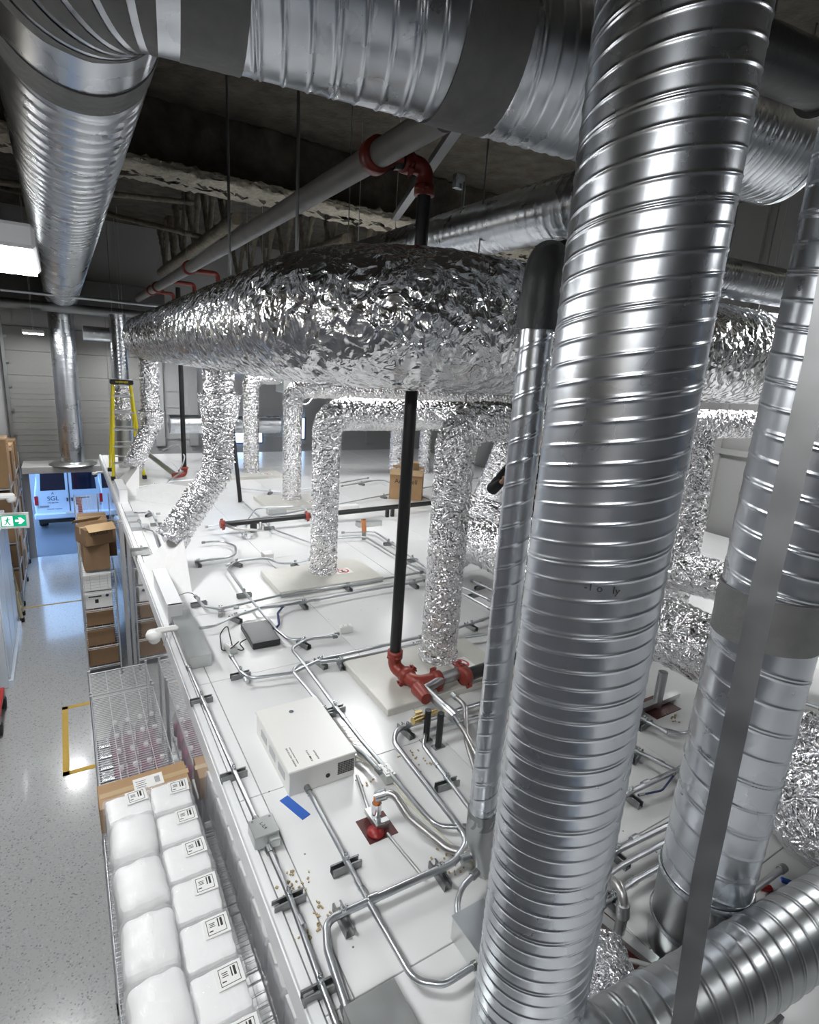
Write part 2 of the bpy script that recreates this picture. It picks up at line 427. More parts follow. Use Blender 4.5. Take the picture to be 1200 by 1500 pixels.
# post and rail fixed to the outer wall of the cleanroom
q = MB().box((XE-.03, 9.0, 1.4), (.05, .07, 2.7)).box((XE-.02, 8.86, 1.4), (.03, .03, 2.7))
struct(q.build('trim_5', 'grey_cover'))

# roof steel ------------------------------------------------------------------
def foam_box(q, c, size, seed, amp=.03, nx=60, ny=8):
    v, f, L = sweep([(c[0]-size[0]/2, c[1], c[2]), (c[0]+size[0]/2, c[1], c[2])], .5, 28, None, size[0]/nx)
    v = np.array(v); y = v[:, 1]-c[1]; z = v[:, 2]-c[2]
    s = np.maximum(np.abs(y), np.abs(z)); y = y/s*size[1]/2; z = z/s*size[2]/2
    g = np.random.default_rng(seed).normal(0, amp, (len(v), 2))
    v[:, 1] = c[1]+y+g[:, 0]; v[:, 2] = c[2]+z+g[:, 1]
    q.add(v, f, True)
bm_ = thing('roof_beam', (3.9, 7.7, 7.1), 'deep foam sprayed roof beam crossing the hall above the ducts', 'beam')
q = MB(); foam_box(q, (3.9, 8.35, 7.75), (11.2, .22, .85), 1, .03, 110); q.build('web', 'ceiling_foam', bm_)
q = MB(); foam_box(q, (3.9, 8.3, 7.36), (11.2, .78, .10), 2, .012, 200); q.build('flange', 'foam_pale', bm_)  # light from below is in the flange colour, shade in the web's
b2 = thing('roof_beam', (3.9, 1.6, 7.3), 'foam sprayed roof beam above the top of the largest upright duct', 'beam')
q = MB(); foam_box(q, (3.9, 1.75, 7.75), (11.2, .22, .8), 3, .03, 110); q.build('web', 'ceiling_foam', b2)
q = MB(); foam_box(q, (3.9, 1.7, 7.33), (11.2, .5, .10), 5, .02, 160); q.build('flange', 'foam_pale', b2)
JX = [(-.9, 'left of the corridor lamp'), (.62, 'just right of the long corridor duct'), (2.3, 'beside the long grey sprinkler pipe'), (4.0, 'above the big foil duct'), (5.7, 'near the right wall')]
for ji, (x, wh) in enumerate(JX):
    t = thing('roof_joist', (x, 8.1, 7.05), 'foam coated open web roof joist '+wh, 'joist')
    zc = 7.12
    MB().tube([(x, 8.75, zc), (x, 15.9, zc)], .10, 12, True, crinkle(ji+10, .03, (5, 40), 4, 14), .05).build('bottom_chord', 'foam_mid', t)
    for k in range(6):
        y0 = 8.9+k*1.15
        for (a, b_) in ((y0, y0+.5), (y0+1.02, y0+.54)):
            MB().tube([(x+random.uniform(-.05, .05), a, 8.12), (x, b_, zc)], [.085, .05, .045], 9, False, crinkle(ji*20+k, .02, (8, 40), 3, 10), .06).build('web_member', 'foam_mid', t)
for i, (a, b_, wh) in enumerate([((-.9, 9.6, 7.15), (2.3, 11.8, 7.9), 'nearest the beam'), ((-.9, 13.4, 7.9), (2.3, 11.0, 7.2), 'farther from the beam')]):
    tag(MB().tube([a, b_], .045, 8, True, crinkle(40+i, .012, (5, 30), 3, 8), .06).build('cross_brace', 'foam_mid'), 'thin foam coated diagonal brace between roof joists, '+wh, 'brace')
# foam lumps on the deck seen through gaps above the near duct
for i, (x, y, r_, lab) in enumerate([(1.62, 4.9, .34, 'pale lump of spray foam on the dark ceiling left of the red pipe fitting'), (2.75, 4.6, .36, 'pale lump of spray foam on the ceiling right of the black standpipe')]):
    v, f, L = sweep([(x-r_, y, 8.12), (x+r_, y, 8.12)], [.02, .8*r_, r_, .9*r_, .02], 18, crinkle(60+i, .05, (6, 30), 5, 12), .03)
    v = np.array(v); v[:, 2] = 8.12+(v[:, 2]-8.12)*.35
    q = MB(); q.add(v, f, True); tag(q.build('foam_lump', 'foam_pale'), lab, 'insulation')
# dark services slung under the far ceiling, with rods
for i, (y, z, x0, x1, r_) in enumerate([(12.6, 6.1, -1.5, 2.2, .03), (14.6, 6.0, -1.6, 3.0, .10)]):
    tag(cyl((x0, y, z), (x1, y, z), r_, 14).build('service_pipe', 'strut' if i else 'galv_dull'), ['thin grey pipe crossing the far end under the ceiling', 'dark horizontal roller housing above the overhead door'][i], 'pipe')
tag(MB().box((.4, 15.99, 6.45), (3.9, .30, .55)).build('door_hood', 'dark_slab'), 'dark bulkhead above the ribbed overhead door', 'bulkhead')

# ================================================================== SPIRAL DUCTS
def spiral(q, pts, r, p, nr, amp, w, n=64, ds=.006, fil=0, hand=1, caps=True):
    return q.tube(pts, r, n, caps, ribs(p, nr, amp, w, hand), ds, fil)
def band(pts, r, mat, name, parent, seed, n=48, fil=0.):
    return MB().tube(pts, r, n, True, crinkle(seed, .0022, (10, 60), 8, 18), .012, fil).build(name, mat, parent)
def elbow_gored(name, pts, r, parent, fil, mat='galv_dull', n=48, gores=5):
    P = fillet(pts, fil, gores)
    return MB().tube(P, r, n, True).build(name, mat, parent)

# the long duct over the corridor, its elbow and the run that crosses above everything
t = thing('spiral_duct', (.16, 2.9, 6.2), 'huge spiral duct hung over the corridor ending in the drop by the door', 'duct')
A0 = Vector((.16, 3.15, CZ+1.352)); A1 = Vector((.15, 15.25, CZ+1.14))
spiral(MB(), [A0, A1], .32, .45, 3, .0075, .0120, 84, .008).build('duct_body', 'galv', t)
EC = Vector((.16, 2.53, CZ+1.376))
udir = Vector((.988, -.15, 0))
E0 = EC+udir*.42
P = fillet([A0, Vector((.16, 2.53, CZ+1.37)), E0], .37, 5)
el = MB().tube(P, .324, 64, True).build('elbow', 'galv', t)
# mastic along the gore joints of the elbow
for i in range(1, len(P)-1):
    d1 = (P[i]-P[i-1]).normalized(); d2 = (P[i+1]-P[i]).normalized(); dm = (d1+d2).normalized()
    MB().tube([P[i]-d1*.02, P[i], P[i]+d2*.02], .3275, 64, False, crinkle(70+i, .003, (10, 60), 8, 14)).build('mastic_joint', 'mastic', t)
band([A0-Vector((0, .10, 0)), A0+Vector((0, .13, -.003))], .3285, 'mastic', 'mastic_joint', t, 76)
band([E0-udir*.12, E0+udir*.10], .3285, 'mastic', 'mastic_joint', t, 77)
spiral(MB(), [A1, A1+Vector((0, .12, 0))], [.335, .25], .2, 1, 0., .01, 40, .05).build('end_cap', 'galv_dull', t)
# cross run
t = thing('spiral_duct', tuple(E0), 'very wide spiral duct crossing the top of the view from the mastic elbow', 'duct')
E1 = E0+udir*.90; E2 = E0+udir*1.14
spiral(MB(), [E0, E1], .32, .30, 3, .0055, .0070, 104, .005, hand=-1).build('duct_body', 'galv', t)
spiral(MB(), [E2, E2+udir*.92], .32, .24, 3, .0055, .0070, 104, .005, hand=-1).build('duct_body', 'galv', t)
band([E1-udir*.02, E2+udir*.02], .3285, 'mastic', 'mastic_joint', t, 79)
t = thing('spiral_duct', (3.6, 2.9, CZ+1.7), 'wide finely ribbed spiral duct at the upper right between the two upright ducts', 'duct')
G0 = Vector((3.02, 2.865, CZ+1.75)); G1 = Vector((4.65, 2.62, CZ+1.75))
spiral(MB(), [G0, G1], .36, .2, 3, .005, .008, 88, .008).build('duct_body', 'galv', t)
MB().tube([G1, G1+udir*.06, G1+udir*.16, G1+udir*.2], [.37, .36, .3, .05], 48, True, None, .02).build('end_cap', 'galv_dull', t)
# drop by the door
t = thing('spiral_duct', (.10, 15.5, 2.48), 'tall spiral drop standing on the canopy above the van opening', 'duct')
spiral(MB(), [(.10, 15.5, 2.5), (.10, 15.5, 6.25)], .25, .14, 2, .009, .014, 40, .02).build('duct_body', 'galv', t)
MB().lathe([(0, 2.5), (.50, 2.485), (.50, 2.505), (.30, 2.53), (.26, 2.56)], (.10, 15.5, 0), 36).build('floor_flange', 'steel_box', t)
band([(.10, 15.5, 6.0), (.10, 15.5, 6.4)], .27, 'mastic_dark', 'mastic_joint', t, 80)

def azpt(deg, dist, zrel): a = math.radians(deg); return Vector((dist*math.sin(a), dist*math.cos(a), CZ+zrel))
# the largest upright duct
D2 = azpt(51.72, 1.49, 0)
t = thing('spiral_duct', (D2.x, D2.y, RZ), 'nearest and largest upright spiral duct running floor to ceiling', 'duct')
spiral(MB(), [(D2.x, D2.y, RZ+.02), (D2.x, D2.y, CZ+.86)], .1745, .19, 4, .0021, .0030, 112, .0022, hand=-1).build('duct_body', 'galv', t)
band([(D2.x, D2.y, CZ+.845), (D2.x, D2.y, CZ+1.06)], .181, 'mastic_dark', 'mastic_joint', t, 81, 64)
MB().tube([(D2.x, D2.y, CZ+1.04), (D2.x, D2.y, 8.1)], .178, 48, True).build('elbow', 'mastic_dark', t)
MB().lathe([(.19, 0), (.19, .02), (.178, .05)], (D2.x, D2.y, RZ), 40).build('base_collar', 'galv_dull', t)
text_mesh('pen_mark', '-1 o   ly', .026, 'ink', frame(D2+Vector((-.175*math.sin(math.radians(44)), -.175*math.cos(math.radians(44)), -.47)), (math.cos(math.radians(44)), -math.sin(math.radians(44)), 0), (0, 0, 1)), t, .0004)
# slim upright duct
D1 = azpt(43.27, 2.32, 0)
t = thing('spiral_duct', (D1.x, D1.y, RZ), 'slim upright spiral duct just left of the largest one', 'duct')
spiral(MB(), [(D1.x, D1.y, RZ+.30), (D1.x, D1.y, CZ+.23)], .0645, .18, 2, .0024, .0036, 56, .003, hand=-1).build('duct_body', 'galv', t)
MB().tube([(D1.x, D1.y, RZ+.33), (D1.x, D1.y, RZ+.20), (D1.x+.02, D1.y-.02, RZ+.10), (D1.x+.03, D1.y-.03, RZ)], [.069, .069, .055, .05], 32, True, None, .02).build('boot', 'galv_dull', t)
band([(D1.x, D1.y, RZ+.28), (D1.x, D1.y, RZ+.36)], .070, 'strut', 'tape_band', t, 83, 32)
q = MB().tube(fillet([(D1.x, D1.y, CZ+.20), (D1.x, D1.y, CZ+.44), (D1.x+.30, D1.y+.22, CZ+.46)], .11, 6), .076, 32, True)
q.tube([(D1.x, D1.y, CZ+.18), (D1.x, D1.y, CZ+.30)], .084, 32)
q.build('elbow', 'mastic_dark', t)
# upright duct at the right
D3 = azpt(67.15, 2.37, 0)
t = thing('spiral_duct', (D3.x, D3.y, RZ), 'upright spiral duct at the right edge behind the hanging strap', 'duct')
z1 = CZ-.78
spiral(MB(), [(D3.x, D3.y, RZ+.42), (D3.x, D3.y, z1)], .1755, .22, 2, .0028, .0040, 88, .0026).build('duct_body', 'galv', t)
spiral(MB(), [(D3.x, D3.y, z1), (D3.x, D3.y, 7.9)], .1735, .17, 2, .0028, .0040, 88, .003, hand=1).build('duct_body', 'galv', t)
band([(D3.x, D3.y, z1-.10), (D3.x, D3.y, z1+.09)], .1815, 'mastic', 'mastic_joint', t, 84, 64)
MB().tube([(D3.x, D3.y, RZ+.42), (D3.x, D3.y, RZ+.28), (D3.x, D3.y, RZ)], [.179, .176, .17], 40, True).build('boot', 'galv_dull', t)
MB().lathe([(.182, -.015), (.187, 0), (.182, .015)], (D3.x, D3.y, RZ+.40), 48).build('raised_seam', 'galv', t)
MB().lathe([(.18, -.012), (.185, 0), (.18, .012)], (D3.x, D3.y, RZ+.16), 48).build('raised_seam', 'galv', t)
# strap in front of it
st = []
for (px, py, y_) in [(1235, 330, 0), (1201, 520, 0), (1122, 850, 0), (1047, 1210, 0), (1030, 1290, 0), (1000, 1497, 0), (978, 1600, 0)]:
    d_ = ray(px, py); h = math.hypot(d_.x, d_.y); st.append(EYE+d_*(1.05/h))
q = MB(); v = []; f = []
side = Vector((math.cos(math.radians(67)), -math.sin(math.radians(67)), 0)); fr = Vector((math.sin(math.radians(67)), math.cos(math.radians(67)), 0))
st = [Vector((st[0].x, st[0].y, 7.6))]+st
for p in st:
    for a, b_ in ((-.019, -.0015), (.019, -.0015), (.019, .0015), (-.019, .0015)): v.append((p+side*a+fr*b_)[:])
for i in range(len(st)-1):
    for k in range(4): f.append((i*4+k, i*4+(k+1) % 4, i*4+4+(k+1) % 4, i*4+4+k))
q.add(v, f); t = thing('hanger_strap', tuple(st[-1]), 'flat grey metal strap hanging in front of the right upright duct', 'strap')
q.build('strap', 'strap_metal', t)
# bottom right lying duct
gd = Vector((math.sin(math.radians(95)), math.cos(math.radians(95)), 0))
g0 = Vector((1.42, .80-1.42*math.sin(math.radians(5)), CZ-2.03))
t = thing('spiral_duct', tuple(g0+Vector((0, 0, -.2))), 'lying spiral duct crossing the bottom right corner', 'duct')
spiral(MB(), [g0+gd*.10, g0+gd*4.2], .138, .15, 2, .0028, .0042, 80, .003).build('duct_body', 'galv_dull', t)
spiral(MB(), [g0-gd*.22, g0+gd*.09], .141, .15, 2, .0028, .0042, 64, .003).build('sleeve', 'galv_dull', t)
MB().tube([g0+gd*.07, g0+gd*.11], .147, 48).build('raised_seam', 'galv', t)
for k in (.6, 2.6): MB().box(tuple((g0+gd*k)[:2])+(RZ+.12,), (.05, .24, .24)).build('saddle', 'strut', t)
# ducts in the upper right background
def lying(label, a, b_, r, p, nr, mat='galv_dull', ds=.01, collar=False):
    a = Vector(a); b_ = Vector(b_); t = thing('spiral_duct', tuple(a), label, 'duct')
    spiral(MB(), [a, b_], r, p, nr, .004, .007, 56, ds).build('duct_body', mat, t)
    if collar:
        u = (b_-a).normalized()
        MB().tube([a-u*.015, a+u*.015], r+.014, 48).build('collar', 'mastic', t); MB().tube([a-u*1.1, a-u*.01], r-.01, 40).build('connector', 'mastic_dark', t)
    return t
lying('dark spiral duct with a ragged collar at the top right corner', (3.02, 1.55, CZ+1.36), (5.6, 1.16, CZ+1.36), .125, .2, 2, collar=True)
lying('small bright spiral duct between the two upright ducts', (3.3, 3.0, CZ+.87), (7.5, 2.4, CZ+.87), .145, .10, 2, 'galv')
lying('spiral duct running away behind the big foil duct', (2.76, 1.9, CZ+1.03), (2.76, 9.5, CZ+1.10), .18, .16, 2, 'galv')
lying('slender spiral duct lying on the roof near the back wall', (1.9, 12.9, 3.75), (4.3, 12.9, 3.75), .20, .14, 2, 'galv', .02)
lying('spiral duct hung under the ceiling beside the overhead door', (.45, 13.6, CZ+.30), (1.55, 13.6, CZ+.30), .14, .12, 2, 'galv', .02)
t = thing('spiral_duct', (1.06, 13.2, RZ), 'far upright spiral duct standing behind the yellow ladder', 'duct')
spiral(MB(), [(1.06, 13.2, 4.45), (1.06, 13.2, 5.9)], .15, .14, 2, .006, .01, 32, .02).build('duct_body', 'galv', t)
MB().tube([(1.06, 13.2, 4.5), (1.06, 13.2, 4.2), (1.06, 13.2, 3.8)], .19, 28, True, crinkle(90, .03, (10, 40), 6, 16), .02).build('foil_wrap', 'foil', t)
spiral(MB(), [(1.06, 13.2, RZ), (1.06, 13.2, 3.85)], .15, .14, 2, .006, .01, 32, .02).build('duct_body', 'galv_dull', t)

# ================================================================== FOIL DUCTS
def foiltube(q, pts, r, seed, amp=.006, fs=(4, 40), nmax=10, n=64, ds=.015, fil=.2, caps=True):
    return q.tube(pts, r, n, caps, crinkle(seed, amp, fs, nmax, 28), ds, fil)
t = thing('foil_duct', (1.42, 7, CZ-.15), 'biggest foil wrapped duct slung across the middle below the ceiling', 'duct')
H = [(1.42, 11.9, CZ+.26), (1.42, 2.88, CZ+.28), (6.5, 2.95, CZ+.30)]
foiltube(MB(), H, .41, 100, .012, (4, 42), 16, 150, .012, .75).build('duct_wrap', 'foil_big', t)
MB().tube([(1.42, 11.88, CZ+.26), (1.42, 12.0, CZ+.26), (1.42, 12.15, CZ+.22), (1.42, 12.2, CZ+.2)], [.41, .39, .3, .1], 40, True, crinkle(101, .01), .02).build('end_cap', 'foil_big', t)
def branch(label, top, mid, low, boot, seed, r, collar_z):
    t = thing('foil_duct', tuple(low), label, 'duct')
    foiltube(MB(), [top, mid, low], r, seed, .028, (20, 95), 6, 72, .007, .5).build('duct_wrap', 'foil', t)
    u = Vector((mid[0], mid[1], 0))
    MB().tube([(top[0], top[1], collar_z-.02), (top[0], top[1], collar_z+.30)], [r*1.12, r*1.22, r*1.35], 48, False, crinkle(seed+1, .012, (10, 50), 8, 18), .015).build('collar_wrap', 'foil_rough', t)
    lo = Vector(low); dr = (lo-Vector(mid)).normalized()
    MB().tube([lo-dr*.10, lo+dr*.02], r*1.05, 48, True, crinkle(seed+2, .012, (20, 90), 8, 14), .01).build('cuff', 'foil_rough', t)
    # sheet metal boot on the roof edge
    bx, by, bw, bl, bh = boot
    v = [(bx-bw, by-bl, RZ), (bx+bw, by-bl, RZ), (bx+bw, by+bl, RZ), (bx-bw, by+bl, RZ)]
    c = lo; s_ = r*.9
    v += [(c.x-s_*.5, c.y-s_, c.z-s_*.7), (c.x+s_*.6, c.y-s_, c.z+s_*.3), (c.x+s_*.6, c.y+s_, c.z+s_*.3), (c.x-s_*.5, c.y+s_, c.z-s_*.7)]
    q = MB(); q.add(v, [(0, 1, 5, 4), (1, 2, 6, 5), (2, 3, 7, 6), (3, 0, 4, 7), (4, 5, 6, 7)])
    q.build('boot', 'white_paint', t)
    return t
branch('nearer foil drop bending from the big duct down to the roof edge', (1.57, 6.85, CZ-.02), (1.52, 6.75, CZ-1.30), (.95, 6.62, RZ+.34), (.83, 6.3, .17, .55, 0), 110, .185, CZ-.72)
branch('farther foil drop bending down to the roof edge beside the yellow ladder', (1.40, 11.55, CZ+.0), (1.38, 11.5, CZ-1.30), (1.0, 11.2, RZ+.36), (.83, 10.9, .17, .5, 0), 120, .175, CZ-1.36)
# upright edge frames by the boots
for i, (y0, y1, lab) in enumerate([(5.0, 6.0, 'white upstand bracket on the roof edge below the nearer foil drop'), (9.9, 10.8, 'white upstand bracket on the roof edge below the farther foil drop')]):
    q = MB().box((XE+.05, (y0+y1)/2, RZ+.10), (.012, y1-y0, .22)).box((XE+.10, y0+.02, RZ+.10), (.12, .03, .24)).box((XE+.10, (y0+y1)/2, RZ+.21), (.13, y1-y0, .02))
    tag(q.build('edge_bracket', 'white_cap'), lab, 'bracket')
def plate(x0, x1, y0, y1, label, sx, sy):
    t = thing('access_plate', ((x0+x1)/2, (y0+y1)/2, RZ), label, 'plate')
    MB().box(((x0+x1)/2, (y0+y1)/2, RZ+.03), (x1-x0, y1-y0, .06), bev=.006).build('cover', 'plate', t)
    s = MB(); z = RZ+.0605
    s.box((sx, sy, z), (.20, .17, .001)); s.build('sticker', 'label_white', t)
    q = MB(); n = 32; a0 = [(.055*math.cos(2*PI*i/n), .055*math.sin(2*PI*i/n)) for i in range(n)]; a1 = [(.072*math.cos(2*PI*i/n), .072*math.sin(2*PI*i/n)) for i in range(n)]
    v = [(sx+x, sy+y, z+.0012) for x, y in a0]+[(sx+x, sy+y, z+.0012) for x, y in a1]
    q.add(v, [(i, (i+1) % n, n+(i+1) % n, n+i) for i in range(n)])
    q.box((sx, sy, z+.0008), (.12, .012, .0008), rz=-.7); q.build('prohibition_ring', 'red_sign', t)
    MB().box((sx, sy+.025, z+.0004), (.022, .022, .0006), rz=.7).box((sx, sy-.02, z+.0004), (.045, .035, .0006)).build('pictogram', 'ink', t)
    return t
plate(1.80, 2.98, 2.98, 3.72, 'raised grey metal plate under the nearest foil riser and red fittings', 2.66, 3.28)
plate(1.79, 3.02, 5.28, 5.98, 'raised grey metal plate under the second foil riser', 2.66, 5.62)
plate(2.75, 3.85, 8.7, 9.6, 'raised grey metal plate under the third foil riser', 3.6, 8.9)
plate(2.8, 3.9, 11.3, 12.2, 'raised grey metal plate under the farthest foil riser', 3.6, 11.5)
def riser(label, x, y, z, xe, r, seed, fil=.28, base=.06, mat='foil'):
    t = thing('foil_duct', (x, y, RZ+base), label, 'duct')
    ch_ = foiltube(MB(), [(x, y, RZ+base+.01), (x, y, z), (xe, y, z)], r, seed, .0135, (8, 62), 12, 84, .0075, fil)
    ch_ = ch_.build('duct_wrap', mat, t)
    MB().tube([(x, y, RZ+base), (x, y, RZ+base+.06)], [r*1.1, r*1.03], 40, True, crinkle(seed+1, .012, (20, 90), 9, 14), .01).build('base_cuff', 'foil_rough', t)
    MB().tube(fillet([(x, y, z-.42), (x, y, z), (x+.42, y, z)], fil, 8)[0:12], r*1.035, 48, False, crinkle(seed+2, .018, (8, 70), 9, 24), .009).build('elbow_wrap', 'foil_rough' if seed % 2 else 'foil', ch_)
    return t
riser('nearest foil riser with an elbow at its top, on the plate by the red fittings', 2.46+.10, 3.33+.14, CZ-.36, 8.4, .158, 130)
riser('second foil riser with an elbow, left of the black standpipe', 2.39+.06, 5.57+.14, CZ-.50, 8.8, .158, 140)
riser('third foil riser, lumpy and bulging at half height', 3.33, 9.25, CZ-.42, 8.8, .165, 151)
riser('farthest foil riser with a rounded cap end', 3.34, 11.8, CZ-.33, 3.95, .165, 160)
t = thing('damper_box', (4.05, 11.8, CZ-.62), 'grey steel damper box at the end of the farthest foil riser', 'duct box')
MB().box((4.12, 11.8, CZ-.36), (.34, .5, .56), bev=.01).build('housing', 'steel_box', t); MB().tube(fillet([(4.2, 11.5, CZ-.62), (4.2, 11.5, CZ-.85), (4.4, 11.3, CZ-.85), (4.55, 11.3, CZ-.65)], .1), .022, 8).build('conduit_tail', 'emt', t)
def lie(label, pts, r, seed, mat='foil', fil=.3, amp=.016, fs=(5, 46)):
    t = thing('foil_duct', tuple(Vector(pts[0])-Vector((0, 0, r))), label, 'duct')
    foiltube(MB(), pts, r, seed, amp, fs, 9, 72, .011, fil).build('duct_wrap', mat, t); return t
lie('low foil duct running toward the viewer right of the nearest foil riser', [(3.90, 5.2, RZ+.3), (3.9, 4.85, CZ-1.83), (3.86, 1.7, CZ-1.83)], .26, 170)
lie('smaller foil duct lying behind the low one, in front of the person', [(4.50, 5.75, CZ-1.74), (4.9, 3.6, CZ-1.74), (5.5, 1.2, CZ-1.74)], .20, 171)
lie('upright foil duct dropping between the two upright spiral ducts', [(5.44, 3.3, CZ-.40), (5.44, 3.22, CZ-1.2), (5.2, 3.1, RZ)], .165, 172)
lie('long foil duct along the back with short legs, behind the cardboard boxes', [(5.0, 11.2, CZ-1.22), (9.3, 11.2, CZ-1.22)], .17, 173)
lie('first short foil leg under the long back duct', [(6.55, 11.2, CZ-1.3), (6.55, 11.2, RZ)], .15, 174, fil=0)
lie('second short foil leg under the long back duct', [(7.35, 11.2, CZ-1.3), (7.35, 11.2, RZ)], .15, 175, fil=0)
lie('long foil duct high along the back wall under the biggest duct', [(3.9, 13.2, CZ-.25), (9.3, 13.2, CZ-.30)], .22, 176)
lie('middle foil duct crossing behind the black standpipe', [(4.4, 8.0, CZ-.75), (9.2, 7.4, CZ-.75)], .2, 177)
lie('foil duct dropping to the roof near the person', [(6.3, 7.0, CZ-.7), (6.1, 6.9, CZ-1.2), (5.6, 6.9, RZ)], .22, 178)
lie('crumpled foil duct slumped at the right edge beyond the strap', [tuple(R(1172, 1080, RZ+.42)), tuple(R(1172, 1165, RZ+.30)), tuple(R(1215, 1235, RZ+.24)), tuple(R(1330, 1180, RZ+.24))], .22, 179, 'foil_rough', .3, .022, (5, 40))
lie('crumpled foil duct low in front at the base of the largest upright duct', [tuple(R(868, 1405, RZ+.10)), tuple(R(880, 1450, RZ+.12)), tuple(R(895, 1560, RZ+.12))], .15, 180, 'foil_rough', .3, .012, (10, 60))

# ================================================================== FIRE PIPES
def ring(p0, p1, r, q): q.tube([p0, p1], r, 20)
def coupling(parent, c, axis, r, name='coupling'):
    c = Vector(c); a = Vector(axis).normalized(); s = a.orthogonal().normalized()
    q = MB().tube([c-a*.032, c-a*.03, c+a*.03, c+a*.032], [r*.9, r*1.32, r*1.32, r*.9], 20)
    o = q.build(name, 'red_iron', parent)
    k = MB()
    for sg in (-1, 1):
        b_ = c+s*sg*r*1.5; tdir = a.cross(s); k.box(tuple(b_), (.034, .034, .034), rot=frame((0, 0, 0), a, s))
        k.tube([b_-tdir*.045, b_+tdir*.045], .008, 8)
    k.build('bolt_pad', 'red_iron', o)
    return o
PX, PY = 2.07, 3.37
t = thing('standpipe', (PX, PY, RZ+.2), 'black fire standpipe rising past the big foil duct with red fittings', 'pipe')
cyl((PX, PY, RZ+.24), (PX, PY, CZ+1.12), .044, 24).build('pipe', 'black_pipe', t)
MB().tube(fillet([(PX, PY, RZ+.24), (PX, PY, RZ+.13), (PX+.02, PY-.16, RZ+.13)], .09), .052, 20).build('elbow', 'red_iron', t)
coupling(t, (PX, PY, RZ+.24), (0, 0, 1), .046)
coupling(t, (PX+.02, PY-.16, RZ+.13), (0, 1, 0), .05)
MB().tube(fillet([(PX+.02, PY-.16, RZ+.13), (PX+.03, PY-.28, RZ+.13), (PX+.22, PY-.30, RZ+.13)], .09), .054, 20).build('elbow', 'red_iron', t)
coupling(t, (PX+.20, PY-.30, RZ+.13), (1, 0, 0), .05)
MB().tube(fillet([(PX, PY, CZ+1.10), (PX, PY, CZ+1.24), (PX-.14, PY, CZ+1.24)], .1), .054, 20).build('elbow', 'red_iron', t)
coupling(t, (PX, PY, CZ+1.11), (0, 0, 1), .05); coupling(t, (PX-.14, PY, CZ+1.24), (1, 0, 0), .05)
cyl((PX-.13, PY, CZ+1.24), (PX-.24, PY, CZ+1.22), .044).build('nipple', 'black_pipe', t)
SX, SZ = 1.72, CZ+1.23
t = thing('sprinkler_main', (SX, 9, SZ-.08), 'long grey sprinkler main running away under the ceiling', 'pipe')
cyl((SX, 2.66, SZ), (SX, 15.6, SZ+.0), .075, 20).build('pipe', 'pipe_grey', t)
for y in (3.37, 9.2, 12.4, 13.2):
    MB().tube([(SX, y-.05, SZ), (SX, y-.045, SZ), (SX, y+.045, SZ), (SX, y+.05, SZ)], [.08, .10, .10, .08], 24).build('pipe_clamp', 'red_iron', t)
for y in (9.4, 11.2, 13.4):
    MB().tube(fillet([(SX, y, SZ), (SX+.45, y, SZ), (SX+.45, y, SZ-.35)], .06), .035, 12).build('branch', 'red_iron', t)
MB().tube([(SX, 3.37, SZ), (SX+.16, 3.37, SZ+.02)], .055, 20).build('tee_outlet', 'red_iron', t)
# far standpipes
t = thing('standpipe', (1.98, 11.74, RZ), 'thin far black standpipe with a red foot, between the two foil drops', 'pipe')
cyl((1.98, 11.74, RZ+.18), (1.98, 11.74, CZ+1.2), .045).build('pipe', 'black_pipe', t)
coupling(t, (1.98, 11.74, RZ+.2), (0, 0, 1), .05); MB().tube(fillet([(1.98, 11.74, RZ+.2), (1.98, 11.74, RZ+.08), (1.75, 11.6, RZ+.08)], .06), .055).build('elbow', 'red_iron', t)
MB().tube([(1.80, 11.62, RZ+.08), (1.40, 12.3, RZ+.40), (1.3, 12.4, RZ+.5)], .05, 14).build('drain_leg', 'steel_box', t)
t = thing('standpipe', (2.44, 9.3, RZ), 'thin leaning black pipe right of the nearer foil drop', 'pipe')
cyl((2.48, 9.44, RZ), (2.42, 9.9, CZ-.5), .035).build('pipe', 'black_pipe', t); MB().box((2.50, 9.85, CZ-.72), (.2, .08, .08)).build('valve', 'black_pipe', t)
# black horizontal lines on the roof
def blackline(label, a, b_, r, legs, ends=True):
    t = thing('fire_pipe', tuple((Vector(a)+Vector(b_))/2-Vector((0, 0, r))), label, 'pipe'); a = Vector(a); b_ = Vector(b_)
    cyl(a, b_, r, 18).build('pipe', 'black_pipe', t); u = (b_-a).normalized()
    if ends:
        coupling(t, a, u, r*1.05)
    for x in legs:
        p = a.lerp(b_, x); MB().box((p.x, p.y, (RZ+p.z)/2), (.05, .05, p.z-RZ)).build('leg', 'black_pipe', t)
    return t
pa = R(326, 768, RZ+.16); pb = R(450, 756, RZ+.16)
t = blackline('short black fire pipe on legs with red ends behind the nearer foil drop', pa, pb, .04, (.33, .36)); coupling(t, pb, (1, 0, 0), .042)
q = MB().tube(fillet([pa+Vector((.03, -.05, 0)), pa+Vector((.1, -.35, .02)), pa+Vector((.45, -.3, -.05)), pa+Vector((.5, -.1, 0))], .1), .02, 8); q.build('hose', 'braid', t)
blackline('long black fire pipe running behind the black standpipe', R(440, 757, RZ+.16), R(640, 736, RZ+.16), .04, (.6, .64), False)
pa = Vector((2.50, 3.02, RZ+.13)); pb = Vector((3.9, 3.12, RZ+.13))
t = blackline('black fire pipe leaving the red fittings toward the right', pa, pb, .05, (), True)
for dx in (.02, .22):
    pass
